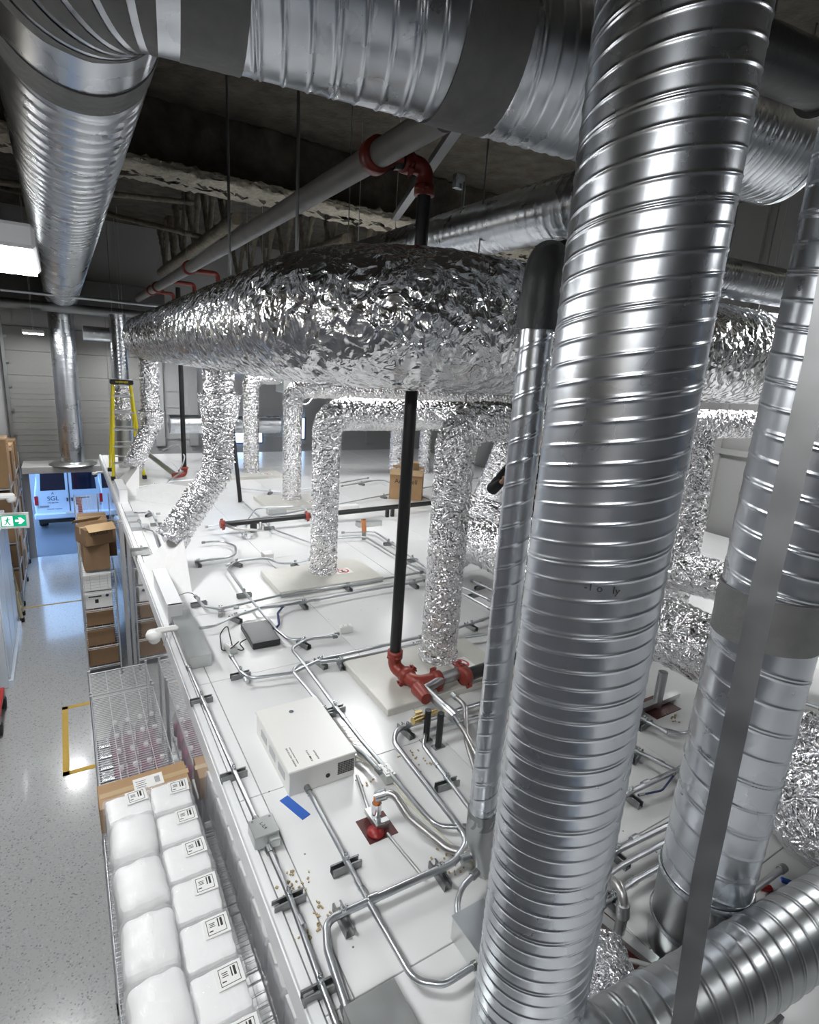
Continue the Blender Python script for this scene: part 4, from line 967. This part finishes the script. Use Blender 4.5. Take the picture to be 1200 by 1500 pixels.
E_ = [(0, 1), (1, 2), (2, 3), (3, 4), (4, 5), (5, 6), (2, 7), (7, 8), (8, 9), (9, 10), (2, 11), (11, 12), (12, 13), (13, 14), (0, 15), (15, 16), (16, 17), (17, 18), (0, 19), (19, 20), (20, 21), (21, 22)]
rad = [.14, .13, .15, .055, .07, .095, .06, .06, .045, .028, .035, .06, .042, .028, .035, .085, .058, .04, .032, .085, .058, .04, .032]
hdir = (hd-wr).normalized(); sd = hdir.cross(TW).normalized()
for k, (o_, L_) in enumerate([(-.03, .07), (-.011, .085), (.01, .08), (.03, .062)]):
    i0 = len(V); V += [hd+hdir*.045+sd*o_+TW*.01, hd+hdir*(.045+L_*.5)+sd*o_+TW*.03, hd+hdir*(.045+L_*.8)+sd*o_+TW*.055]
    E_ += [(10, i0), (i0, i0+1), (i0+1, i0+2)]; rad += [.0095, .0085, .007]
i0 = len(V); V += [hd+sd*-.045+TW*.02, hd+sd*-.05+hdir*.03+TW*.045]; E_ += [(10, i0), (i0, i0+1)]; rad += [.011, .009]
skin_obj('body', V, E_, rad, 'skin', t)
V2 = [pp(0, .95), pp(0, 1.15), pp(0, 1.38), pp(0, 1.47), pp(-.19, 1.39), pp(-.24, 1.3), el, el.lerp(wr, .5), wr, pp(.19, 1.39), pp(.24, 1.1), pp(.2, .9, .1)]
skin_obj('hooded_jacket', V2, [(0, 1), (1, 2), (2, 3), (2, 4), (4, 5), (5, 6), (6, 7), (7, 8), (2, 9), (9, 10), (10, 11)], [.17, .16, .18, .085, .09, .085, .085, .075, .055, .085, .065, .045], 'fabric_black', t)
V3 = [pp(0, .95), pp(-.10, .88), pp(-.11, .5), pp(-.11, .1), pp(.10, .88), pp(.11, .5), pp(.11, .1)]
skin_obj('trousers', V3, [(0, 1), (1, 2), (2, 3), (0, 4), (4, 5), (5, 6)], [.165, .11, .08, .06, .11, .08, .06], 'fabric_black', t)
q = MB(); hp = pp(0, 1.69, -.01)
q.lathe([(.02, .11), (.07, .09), (.10, .04), (.108, -.02), (.09, -.07)], tuple(hp), 20); q.build('hair', 'hair', t)
q = MB(); fp = pp(0, 1.645, .12); q.box(tuple(fp), (.02, .03, .035)); q.build('nose', 'skin', t)

# yellow step ladder
t = thing('step_ladder', (.98, 12.25, RZ), 'yellow fibreglass step ladder standing at the far roof edge', 'ladder')
lx, ly = .98, 12.2
for s in (-1, 1):
    MB().tube([(lx+s*.27, ly-.38, RZ), (lx+s*.15, ly, RZ+1.78)], .032, 6).build('front_rail', 'ladder_yellow', t)
    MB().tube([(lx+s*.27, ly+.55, RZ), (lx+s*.15, ly+.08, RZ+1.78)], .025, 6).build('rear_rail', 'ladder_yellow', t)
    for (yy) in (ly-.38, ly+.55): MB().box((lx+s*.27, yy, RZ+.035), (.07, .09, .07)).build('foot', 'black_rubber', t)
for k in range(5):
    a = (k+1)/5.7; z = RZ+1.78*a; wd = .27-(.12*a)
    MB().box((lx, ly-.38+.38*a, z), (2*wd, .085, .03), bev=.004).build('tread', 'aluminium', t)
    MB().tube([(lx-wd, ly+.55-.47*a, z), (lx+wd, ly+.55-.47*a, z)], .012, 8).build('rear_brace', 'aluminium', t)
MB().box((lx, ly+.03, RZ+1.82), (.40, .26, .09), bev=.015).build('top_cap', 'black_plastic', t)
text_mesh('lettering', 'WERNER', .055, 'ladder_yellow', frame((lx, ly-.102, RZ+1.82), (1, 0, 0), (0, 0, 1)), t, .0005)
# dome cameras
def dome(label, x, y, z, s, k=1.):
    t = thing('dome_camera', (x, y, z), label, 'camera')
    MB().box((x+.05*k, y, z+.06), (.17, .055, .045), bev=.018).build('arm', 'white_plastic', t)
    h_ = MB().lathe([(0, .045), (.05, .042), (.06, .02), (.06, .0), (.052, -.012)], (x-.04, y, z+.02), 28).build('housing', 'white_plastic', t)
    MB().lathe([(.046, -.0), (.04, -.03), (.024, -.046), (0, -.052)], (x-.04, y, z+.01), 24).build('dome', s, h_)
dm = RX(226, 932, XE-.16); dome('white dome camera on an arm on the cleanroom wall below the trough', XE-.12, dm.y, dm.z-.02, 'white_plastic')
dome('small far dome camera with a dark lens near the van opening', XE-.12, 13.4, 2.60, 'black_plastic')

# ================================================================== CORRIDOR: racks, packages
def wire_shelf(q, x0, x1, y0, y1, z, step=.03):
    for y in np.arange(y0+.01, y1, step): q.tube([(x0, y, z), (x1, y, z)], .0030, 5, False)
    for x in (x0, x1, x0+(x1-x0)*.28, x0+(x1-x0)*.52, x0+(x1-x0)*.76): q.tube([(x, y0, z-.006), (x, y1, z-.006)], .004, 6, False)
    for x in (x0, x1):
        q.tube([(x, y0, z-.03), (x, y1, z-.03)], .0035, 6, False)
        if x == x1: continue
        zz = [(x, y, z-.006 if k % 2 else z-.03) for k, y in enumerate(np.arange(y0, y1, .04))]; q.tube(zz, .002, 5, False)
    for y in (y0, y1): q.tube([(x0, y, z-.006), (x1, y, z-.006)], .004, 6, False); q.tube([(x0, y, z-.03), (x1, y, z-.03)], .0035, 6, False)
def rack(label, x0, x1, y0, y1, zt, shelves, fine=None):
    t = thing('wire_rack', ((x0+x1)/2, (y0+y1)/2, 0), label, 'shelving')
    for x in (x0, x1):
        for y in (y0, y1):
            cyl((x, y, .1), (x, y, zt+.03), .0127, 12).build('post', 'wire', t)
            w_ = MB().lathe([(.012, -.0125), (.05, -.0125), (.05, .0125), (.012, .0125)], (0, 0, 0), 18, Matrix.Rotation(PI/2, 4, 'Y')); w_.v[-1] = w_.v[-1]+np.array((x, y, .05)); w_.box((x, y, .09), (.03, .05, .04)); w_.build('caster', 'black_rubber', t)
    for z in shelves:
        q = MB(); wire_shelf(q, x0, x1, y0, y1, z, .03 if (fine is None or z in fine) else .085); q.build('shelf', 'wire', t)
    return t
X0, X1 = .015, .565
rack('near wire rack carrying the white wrapped packs', X0, X1, 1.3, 3.95, 1.90, (.3, .9, 1.4, 1.90), (1.9,))
rack('wire rack with clear bottles visible through its top shelf', X0, X1, 4.0, 5.62, 1.90, (.3, .95, 1.42, 1.90), (1.9,))
rack('lower wire rack just beyond the bottle rack', X0, X1, 5.75, 6.2, 1.86, (.3, .95, 1.86), (1.86,))
rack('far wire rack stacked with cartons below the brown boxes', .03, .50, 9.45, 11.2, 1.82, (.2, .55, .9, 1.2, 1.5, 1.82), ())
rack('farthest wire rack of wrapped goods next to the van opening', .05, .52, 11.5, 14.6, 1.9, (.4, 1.0, 1.5, 1.9), ())
# bottles on the shelf below
bp_ = None
k = 0
BL = []
for j, y in enumerate((4.42, 4.66, 4.90, 5.14, 5.36)):
    for i, x in enumerate((.19, .30, .41, .515)):
        nm = 'clear bottle on the rack, %s from the carton, %s from the wall' % (['first row', 'second row', 'third row', 'fourth row', 'fifth row'][j], ['fourth', 'third', 'second', 'nearest'][i])
        if bp_ is None:
            bp_ = thing('bottle', (0, 0, 0), nm, 'bottle', 'clear bottles under the top wire shelf')
            MB().lathe([(0, 0), (.046, 0), (.048, .02), (.048, .20), (.03, .26), (.018, .28), (.018, .31)], (0, 0, 0), 20).build('shell', 'clear_bottle', bp_)
            MB().lathe([(0, .006), (.042, .006), (.042, .12), (0, .121)], (0, 0, 0), 18).build('liquid', 'liquid_pink', bp_)
            MB().lathe([(.02, .30), (.021, .33), (0, .332)], (0, 0, 0), 16).build('cap', 'white_plastic', bp_)
            o = bp_
        else: o = copy_tree(bp_)
        o.location = (x, y, 1.43); tag(o, nm, 'bottle', 'clear bottles under the top wire shelf')
# labelled white cartons near the carton, a pink filled box
for i, (x, y, lab, mt) in enumerate([(.20, 4.22, 'small pink filled tub on the rack beside the labelled white cartons', 'liquid_pink'), (.31, 4.2, 'white carton with black marks next to the pink tub', 'label_white'), (.42, 4.2, 'white carton with black marks, middle one under the wire shelf', 'label_white'), (.52, 4.2, 'white carton with black marks nearest the cleanroom wall', 'label_white')]):
    t = thing('small_carton', (x, y, 1.43), lab, 'box'); MB().box((x, y, 1.56), (.10, .26, .25), bev=.004).build('carton', mt, t)
    if i: MB().box((x-.015, y-.05, 1.6862), (.03, .03, .001)).box((x+.02, y+.05, 1.6862), (.018, .018, .001)).build('printed_mark', 'ink_blue', t)
for j in range(8):
    tag(MB().box((.09, 4.25+j*.165, 1.48), (.12, .14, .10), bev=.012).build('foil_packet', 'foil_pack'), 'silver foil packet along the aisle side of the rack, %s from the carton' % ORD[j], 'packet', 'silver foil packets on the bottle rack')
# long carton
t = carton('cardboard_box', (.30, 3.92, 1.905), (.60, .26, .20), .02, 'long brown carton with a white shipping label on the wire rack', 'cardboard', tape=False)
MB().box((.31, 3.92, 2.1062), (.60, .05, .001), rz=.02).build('packing_tape', 'tape_brown', t)
MB().box((.33, 3.93, 2.1072), (.20, .13, .001), rz=.02).build('label', 'label_white', t)
q = MB()
for i in range(7): q.box((.375+i*.005, 3.93, 2.1082), (.0025, .07, .0006), rz=.02)
for i in range(4): q.box((.28, 3.89+i*.022, 2.1082), (.06+.01*(i % 2), .005, .0006), rz=.02)
q.build('barcode', 'ink', t)
# wrapped packs
def soft(c, size, rz, seed, puff=.25, n=14):
    rg = np.random.default_rng(seed); V = []; Fc = []
    u = np.linspace(-1, 1, n+1)
    base = 0; q = MB()
    for ax in range(3):
        for sg in (-1, 1):
            a, b_ = np.meshgrid(u, u, indexing='ij'); P = np.zeros((n+1, n+1, 3)); P[..., ax] = sg; P[..., (ax+1) % 3] = a; P[..., (ax+2) % 3] = b_*sg
            p = 14 if puff < .3 else 6
            L = (np.abs(P)**p).sum(-1)**(1/p); P = P/L[..., None]
            x, y, z = P[..., 0], P[..., 1], P[..., 2]
            wv = .5*np.sin(5*x+seed)+.5*np.sin(7*y+2*seed)+.4*np.sin(9*x*y+seed)
            z2 = z*(1+puff*.35*(1-x*x)*(1-y*y))+.03*wv*puff*3
            Q = np.stack([x*size[0]/2*(1+.015*np.sin(9*y+seed)), y*size[1]/2*(1+.015*np.sin(8*x+seed)), z2*size[2]/2], -1).reshape(-1, 3)
            idx = lambda i, j: i*(n+1)+j
            q.add(Q, [(idx(i, j), idx(i+1, j), idx(i+1, j+1), idx(i, j+1)) for i in range(n) for j in range(n)], True)
    cc, ss = math.cos(rz), math.sin(rz)
    q.v = [np.stack([v[:, 0]*cc-v[:, 1]*ss+c[0], v[:, 0]*ss+v[:, 1]*cc+c[1], v[:, 2]+c[2]], 1) for v in q.v]
    return q
def pack(label, c, size, rz, seed, puff, lab=True, group='white packs on the near rack'):
    t = thing('wrapped_pack', (c[0], c[1], c[2]), label, 'package', group)
    cc = (c[0], c[1], c[2]+size[2]/2)
    soft(cc, size, rz, seed, puff).build('white_pack', 'pack_white', t)
    soft(cc, (size[0]+.035, size[1]+.03, size[2]+.012), rz+.02, seed+3, puff+.02).build('plastic_wrap', 'plastic_shell', t)
    if lab:
        Rm = Matrix.Rotation(rz, 4, 'Z'); o = Rm @ Vector((.055, .05, 0)); zt = c[2]+size[2]*(1+puff*.19)+.009
        lb = MB().box((c[0]+o.x, c[1]+o.y, zt), (.13, .12, .0015), rz=rz).build('label', 'label_white', t)
        q = MB()
        for (dx, dy, w_, h_) in ((0, .045, .096, .003), (0, -.045, .096, .003), (.047, 0, .003, .09), (-.047, 0, .003, .09), (.028, .012, .012, .05), (.012, .012, .006, .05), (-.02, .02, .03, .004), (-.02, .01, .026, .004), (-.02, 0, .03, .004), (-.03, -.025, .02, .006)):
            d_ = Rm @ Vector((dx, dy, 0)); q.box((c[0]+o.x+d_.x, c[1]+o.y+d_.y, zt+.0012), (w_, h_, .0008), rz=rz)
        q.build('label_print', 'ink', lb)
    return t
ZP = 1.905
ry = [3.60, 3.30, 3.01, 2.72, 2.43, 2.14, 1.86]
for i, y in enumerate(ry):
    pack('labelled white pack beside the cleanroom wall, %s from the long carton' % ORD[i], (.44, y, ZP), (.25, .265, .30), -.03+.02*(i % 3), 10+i, .06)
ly_ = [3.62, 3.30, 2.92, 2.54, 2.18, 1.82]
for i, y in enumerate(ly_):
    pack('puffy white pack on the aisle side, %s from the long carton' % ORD[i], (.175, y, ZP+(.0 if i else -.0)), (.27, .35 if i else .25, .36 if i else .30), .05*(-1)**i, 30+i, .30 if i else .12, lab=(i == 0))
# goods on the far rack
carton('cardboard_box', (.26, 9.75, 1.835), (.36, .45, .42), .05, 'plain brown carton on top of the far wire rack, bottom of its stack', 'cardboard_dark')
carton('cardboard_box', (.26, 9.68, 2.26), (.40, .40, .26), .35, 'tilted open carton with black print on top of the far rack stack', 'cardboard_dark', open_=True, text=('FRAGILE', .07, .7))
carton('cardboard_box', (.27, 10.5, 1.835), (.42, .5, .62), .0, 'tall pale topped carton behind the tilted one on the far rack', 'cardboard')
nc = carton('cardboard_box', (.50, 10.35, 1.835), (.18, .4, .52), .0, 'narrow carton with a green sticker beside the cleanroom wall', 'cardboard_dark')
MB().box((.50, 10.148, 2.2), (.05, .002, .05)).build('sticker', 'green_label', nc)['label'] = 'square green sticker'
for i, (z, h_, mt, lab, tx) in enumerate([(1.505, .27, 'label_white', 'white divided carton on the upper shelf of the far rack', 1), (1.205, .25, 'label_white', 'white printed carton with a black picture on the far rack', 2), (.905, .26, 'cardboard_dark', 'brown carton on the middle shelf of the far rack', 0), (.555, .26, 'cardboard_dark', 'small brown carton on the lower shelf of the far rack', 0), (.205, .32, 'cardboard_dark', 'wide brown carton on the bottom shelf of the far rack', 0)]):
    t = carton('cardboard_box', (.25, 9.85, z), (.38 if i < 4 else .44, .7, h_), 0, lab, mt, tape=(mt != 'label_white'))
    if tx == 1:
        q = MB()
        for a in (-.1, .03, .14): q.box((.25+a, 9.4985, z+h_/2), (.004, .002, h_*.9))
        for a in range(5): q.box((.25, 9.4985, z+.05+a*.045), (.32, .002, .003))
        q.build('printed_lines', 'grey_cover', t)
    if tx == 2:
        MB().box((.22, 9.4985, z+.12), (.05, .002, .06)).box((.2, 9.4985, z+.2), (.18, .002, .02)).build('printed_picture', 'ink', t)
        MB().lathe([(0, 0), (.025, 0), (.025, .002), (0, .002)], (0, 0, 0), 18, frame((.37, 9.4975, z+.2), (1, 0, 0), (0, 0, 1))).build('printed_dot', 'ink_blue', t)
for j, y in enumerate((11.8, 12.5, 13.2, 13.9)):
    tag(soft((.28, y, 1.2+.15), (.40, .55, .30), 0, 60+j, .3).build('wrapped_bundle', 'foil_pack'), 'plastic wrapped bundle on the farthest rack, %s from the aisle end' % ORD[j], 'package', 'wrapped bundles on the farthest rack')
t = thing('red_post', (.12, 14.9, 0), 'red upright pump post standing by the van opening', 'post'); MB().box((.16, 14.9, .9), (.09, .06, 1.8)).build('post', 'red_bright', t); MB().tube([(.14, 14.85, 1.8), (.36, 14.85, 1.8)], .015, 8).build('handle', 'black_plastic', t)

# left side
t = thing('tall_cabinet', (-1.32, 10.9, 0), 'tall white cabinet front along the left of the corridor', 'cabinet')
MB().box((-1.33, 10.85, 1.15), (.56, 2.3, 2.3), bev=.01).build('body', 'cabinet_white', t)
for k in range(3):
    MB().box((-1.04, 10.1+k*.76, 1.2), (.02, .72, 2.1), bev=.006).build('door', 'cabinet_white', t)
MB().box((-1.02, 10.85, .06), (.06, 2.3, .12)).build('plinth', 'cabinet_white', t)
t = thing('leaning_ladder', (-1.0, 12.4, 0), 'beige ladder leaning beside the white cabinet', 'ladder')
for s in (-.16, .16):
    MB().tube([(-.99, 12.4+s, 0), (-1.25, 12.4+s, 2.4)], .03, 6).build('rail', 'ladder_beige', t); MB().box((-.99, 12.4+s, .04), (.07, .08, .08)).build('foot', 'black_rubber', t)
for k in range(7):
    a = (k+.7)/8; MB().tube([(-.99-.26*a, 12.24, 2.4*a), (-.99-.26*a, 12.56, 2.4*a)], .014, 8).build('rung', 'ladder_beige', t)
t = thing('storage_rack', (-1.25, 14.1, 0), 'tall wire storage rack filled with brown cartons on the left', 'shelving')
for y in (13.05, 14.5, 15.8):
    for x in (-1.55, -1.0): cyl((x, y, .1), (x, y, 2.75), .014, 10).build('post', 'wire', t)
    MB().lathe([(.0, 0), (.05, 0), (.05, .03), (0, .03)], (0, 0, 0), 14, Matrix.Translation((-1.0, y, .05)) @ Matrix.Rotation(PI/2, 4, 'Y')).build('caster', 'black_rubber', t)
for z in (.28, .82, 1.35, 1.9, 2.45): MB().box((-1.28, 14.43, z), (.58, 2.78, .03)).build('shelf', 'wire', t)
side = ['nearest', 'second', 'third', 'farthest']; lev = ['bottom', 'second', 'third', 'fourth', 'top']
for li, z in enumerate((.30, .84, 1.37, 1.92, 2.47)):
    for yi, y in enumerate((13.35, 14.05, 14.8, 15.45)):
        hh = .46 if li < 4 else (.95 if yi == 0 else .62)
        carton('cardboard_box', (-1.25+.02*((yi+li) % 3), y, z), (.46, .58, hh), .02*((yi+li) % 3-1), 'brown carton on the left storage rack, %s shelf, %s from the camera' % (lev[li], side[yi]), ['cardboard', 'cardboard_dark'][(li+yi) % 2], group='cartons on the left storage rack', lab=(.1, .07) if (li+yi) % 3 == 0 else None)
# cart at lower left
t = thing('hand_cart', (-1.2, 8.6, 0), 'red hand cart at the lower left edge of the view', 'cart')
MB().box((-1.3, 8.75, .30), (.50, .8, .06), bev=.01).build('deck', 'red_bright', t)
for (x, y) in ((-1.07, 8.42), (-1.07, 9.1), (-1.5, 8.42), (-1.5, 9.1)):
    MB().lathe([(0, -.025), (.09, -.025), (.09, .025), (0, .025)], (0, 0, 0), 18, Matrix.Translation((x, y, .1)) @ Matrix.Rotation(PI/2, 4, 'Y')).build('wheel', 'black_rubber', t); MB().box((x, y, .2), (.04, .07, .16)).build('fork', 'grey_cover', t)
carton('cardboard_box', (-1.32, 8.75, .335), (.46, .6, .36), 0, 'brown carton on the red hand cart, bottom one', 'cardboard', lab=(.16, .1))
carton('cardboard_box', (-1.32, 8.78, .70), (.44, .5, .30), 0, 'brown carton on the red hand cart, top one', 'cardboard_dark', lab=(.16, .1))
# exit sign
sgn = RY(20, 763, 11.0)
t = thing('exit_sign', (sgn.x, sgn.y, sgn.z-.12), 'green running man exit sign with a white arrow at the left', 'sign')
sx, sy, sz = sgn.x, sgn.y, sgn.z
fx = Vector((1, -.1, 0)).normalized(); Mx = frame((sx, sy, sz), fx, (0, 0, 1))
def sgn_box(q, x, y, w_, h_, d_, dep, rot=0.):
    q.prism([(w_/2*a*math.cos(rot)-h_/2*b_*math.sin(rot)+x, w_/2*a*math.sin(rot)+h_/2*b_*math.cos(rot)+y) for a, b_ in ((-1, -1), (1, -1), (1, 1), (-1, 1))], d_, d_+dep, Mx)
q = MB(); sgn_box(q, 0, 0, .42, .26, -.06, .06); q.build('housing', 'white_plastic', t)
q = MB(); sgn_box(q, 0, 0, .35, .19, .0, .004); gf = q.build('green_face', 'green_sign', t)
q = MB(); sgn_box(q, -.085, 0, .15, .165, .004, .002)
q.prism([(.02, -.018), (.085, -.018), (.06, -.055), (.10, -.055), (.155, 0), (.10, .055), (.06, .055), (.085, .018), (.02, .018)], .004, .006, Mx)
q.build('arrow', 'sign_white', gf)
q = MB()
for (x, y, w_, h_, r_) in ((-.075, .055, .022, .022, .8), (-.085, .015, .028, .06, -.3), (-.10, -.03, .015, .06, -.5), (-.07, -.035, .015, .055, .35), (-.058, -.06, .03, .012, .3), (-.12, -.055, .035, .012, .4), (-.06, .02, .045, .011, .3), (-.11, .015, .04, .011, .5)): sgn_box(q, x, y, w_, h_, .006, .002, r_)
q.build('running_man', 'green_sign', gf)
MB().box((sx-.30, sy+.05, sz+.02), (.25, .03, .03)).build('bracket', 'white_plastic', t)
s2 = RY(8, 727, 10.6)
t = thing('wall_camera', tuple(s2), 'white camera bracket above the exit sign at the left edge', 'camera'); MB().box(tuple(s2), (.24, .10, .10), bev=.03).build('arm', 'white_plastic', t); MB().lathe([(0, -.08), (.05, -.07), (.07, -.02), (.07, .02)], (s2.x+.07, s2.y, s2.z-.03), 18).build('dome', 'white_plastic', t)

# ================================================================== VAN
vx, vy = -.05, 18.3
t = thing('van', (vx, vy+2.5, 0), 'white cargo van parked outside the open door, seen from behind', 'van')
hw = .86
sec = [(-hw+.10, .42), (-hw+.02, .55), (-hw, .95), (-hw+.03, 1.25), (-hw+.13, 1.85), (-hw+.25, 1.97), (0, 2.03), (hw-.25, 1.97), (hw-.13, 1.85), (hw-.03, 1.25), (hw, .95), (hw-.02, .55), (hw-.10, .42)]
q = MB(); n_ = len(sec)
v = []
for (y, k_) in ((vy, .955), (vy+.06, 1.), (vy+4.6, 1.), (vy+5.2, .9)):
    for x, z in sec: v.append((vx+x*k_, y, .42+(z-.42)*(.99 if k_ < 1 else 1)))
f = [tuple(range(n_))[::-1]]
for k in range(3):
    for i in range(n_-1): f.append((k*n_+i, k*n_+i+1, (k+1)*n_+i+1, (k+1)*n_+i))
q.add(v, f); q.build('body', 'van_white', t)
for s in (-1, 1):
    xc = vx+s*.385
    w_ = MB(); w_.prism([(-.30, -.27), (.30, -.27), (.27 if s > 0 else .30, .26), (-.30 if s > 0 else -.27, .26)], 0, .012, frame((xc, vy-.005, 1.53), (1, 0, 0), (0, 0, 1)))
    rd = MB().box((xc, vy-.004, 1.12), (.74, .016, 1.24), bev=.006).build('rear_door', 'van_white', t)
    w_.build('rear_window', 'van_glass', rd)
    MB().box((vx+s*.80, vy-.01, .98), (.085, .05, .26), bev=.01).build('tail_light', 'tail_red', t)
    MB().box((vx+s*.06, vy-.03, .98), (.03, .03, .10)).build('door_handle', 'black_plastic', rd)
    for z in (.8, 1.75): cyl((vx+s*.765, vy-.012, z-.04), (vx+s*.765, vy-.012, z+.04), .012, 8).build('hinge', 'chrome', rd)
MB().box((vx, vy-.01, 1.1), (.012, .014, 1.3)).build('door_gap', 'black_rubber', t)
MB().box((vx, vy-.08, .54), (1.74, .16, .17), bev=.03).build('bumper', 'van_white', t); MB().box((vx, vy-.02, .40), (1.5, .1, .14)).build('underbody', 'black_rubber', t)
MB().box((vx, vy-.12, .40), (.08, .2, .06)).build('tow_hitch', 'black_rubber', t)
MB().box((vx+.22, vy-.02, .92), (.14, .01, .24)).build('plate_recess', 'van_glass', t)
MB().box((vx+.02, vy-.17, .63), (.28, .01, .07)).build('number_plate', 'label_white', t)
for s in (-1, 1):
    for y in (vy+.9, vy+4.2):
        MB().lathe([(0, -.12), (.20, -.12), (.33, -.11), (.35, -.06), (.35, .06), (.33, .11), (.2, .12), (0, .12)], (0, 0, 0), 28, Matrix.Translation((vx+s*.70, y, .35)) @ Matrix.Rotation(PI/2, 4, 'Y')).build('wheel', 'tyre', t)
mm = lambda x, z: frame((vx+x, vy-.014, z), (1, 0, 0), (0, 0, 1))
text_mesh('lettering', 'SGL', .17, 'ink_blue', mm(-.40, 1.02), t); text_mesh('lettering', '778 588 2981', .05, 'ink_blue', mm(-.40, .90), t)
text_mesh('lettering', 'E350', .05, 'chrome', mm(-.62, .80), t); text_mesh('emblem', 'A', .1, 'ink_blue', mm(-.40, 1.17), t)
text_mesh('lettering', 'Scientific Logistics', .05, 'ink_blue', mm(-.38, .72), t)
MB().box((vx-.62, vy-.016, .80), (.22, .006, .05)).build('badge', 'strap_metal', t)

# ================================================================== LAMPS
def lamp(label, x, y, z, L, W, rz=0., n=0, rod=True):
    t = thing('ceiling_lamp', (x, y, z), label, 'lamp', None, 0)
    hs = MB().box((x, y, z+.045), (W+.03, L+.05, .07), bev=.01, rz=rz).build('housing', 'lamp_body', t)
    MB().box((x, y, z+.003), (W, L, .012), rz=rz).build('diffuser', 'lamp_lit', hs)
    for s in (-1, 1):
        o = Matrix.Rotation(rz, 3, 'Z') @ Vector((0, s*L*.4, 0)); cyl((x+o.x, y+o.y, z+.08), (x+o.x, y+o.y, 8.1), .004, 6).build('hanger_wire', 'wire', t)
    return t
LL = [(-.22, 2.52, 5.47, .66, .34, 'bright strip lamp at the left edge beside the corridor duct'),
      (-.42, 14.6, 5.42, .9, .34, 'small far lamp in front of the overhead door'),
      (1.25, 14.6, 5.26, .9, .34, 'small far lamp right of the door drop duct'),
      (-.9, 7.5, 5.9, 1.6, .6, 'lamp over the middle of the corridor'),
      (-1.25, 3.0, 6.2, 1.2, .13, 'added lamp over the corridor, out of sight left of the long duct, brightening the near roof'),  # added out of view to lift the near part of the roof
      (-.9, -1.2, 6.2, 1.2, .5, 'added unseen lamp over the corridor behind the camera, lighting the foreground'),  # unseen, added to light the foreground from behind the viewer
      (3.4, 6.6, 6.0, 1.2, .42, 'first lamp over the cleanroom roof behind the biggest foil duct'),
      (3.2, 11.0, 5.9, 1.2, .30, 'second lamp over the cleanroom roof behind the biggest foil duct'),
      (6.2, 10.6, 5.9, 1.2, .30, 'far lamp over the cleanroom roof nearer the right wall'),
      (7.0, 3.0, 6.3, 1.8, .85, 'added lamp hidden behind the right upright duct, brightening the right of the roof'),  # added to brighten the right of the roof, concealed by the duct
      (5.2, -1.2, 6.6, .9, .25, 'added unseen lamp over the roof behind the camera, for the highlight on the largest duct'),  # unseen, added so the largest upright duct keeps its highlight
      ]
for x, y, z, L, W, lab in LL: lamp(lab, x, y, z, L, W)

# ---- hanger rods and straps under the ceiling
for i, (x, y, z0, lab) in enumerate([(1.42, 3.9, CZ+.69, 'dark hanger strap dropping to the big foil duct left of the red fitting'), (1.30, 5.2, CZ+.69, 'second dark hanger rod dropping to the big foil duct'), (1.7, 9.3, SZ+.07, 'threaded rod carrying the sprinkler main'), (2.62, 3.47, CZ-.21, 'thin rod hooked into the nearest foil riser elbow'), (2.76, 6.0, CZ+1.2, 'rod carrying the spiral duct behind the big foil duct'), (4.6, 2.82, CZ+1.0, 'rod carrying the small bright spiral duct'), (1.0, 13.6, CZ+.43, 'rod carrying the spiral duct beside the overhead door'), (4.12, 11.8, CZ-.08, 'rod carrying the grey damper box'), (5.4, 2.94, CZ+.68, 'rod carrying the tail of the big foil duct')]):
    tag(MB().tube([(x, y, z0), (x, y, 8.1)], .012 if i < 2 else .006, 8).build('hanger_rod', 'strut'), lab, 'hanger')
t = thing('strut_rail', (2.6, 4.6, CZ+1.5), 'pale channel rail with a clip hanging right of the black standpipe', 'rail')
MB().box((2.65, 4.4, CZ+1.5), (.07, 2.4, .05), rz=-.35).build('rail', 'strap_metal', t); MB().box((2.80, 4.05, CZ+1.46), (.08, .05, .10)).build('clip', 'galv', t); cyl((2.82, 4.0, CZ+1.45), (2.82, 4.0, CZ+1.0), .012, 8).build('drop_rod', 'strut', t)

# ================================================================== WORLD, SUN, CAMERA
wd = bpy.data.worlds.new('World'); SC.world = wd; wd.use_nodes = True
bg = wd.node_tree.nodes['Background']; bg.inputs[0].default_value = (.36, .60, 1.0, 1); bg.inputs[1].default_value = 2.0
cam = bpy.data.cameras.new('Camera'); co = bpy.data.objects.new('Camera', cam); COL.objects.link(co)
cam.sensor_fit = 'VERTICAL'; cam.sensor_height = 36; cam.lens = 36*F/1500; cam.clip_start = .05; cam.clip_end = 200
co.matrix_world = Matrix.Translation(EYE) @ Matrix((_r2, _u2, -_fw)).transposed().to_4x4()
SC.camera = co
SC.view_settings.view_transform = 'Standard'; SC.view_settings.look = 'None'; SC.view_settings.gamma = 1; SC.view_settings.use_curve_mapping = False
SC.view_settings.exposure = 0.95
SC.cycles.use_denoising = True
SC.cycles.max_bounces = 10; SC.cycles.glossy_bounces = 5; SC.cycles.diffuse_bounces = 4; SC.cycles.transparent_max_bounces = 12
SC.cycles.sample_clamp_indirect = 6; SC.cycles.caustics_reflective = False; SC.cycles.caustics_refractive = False
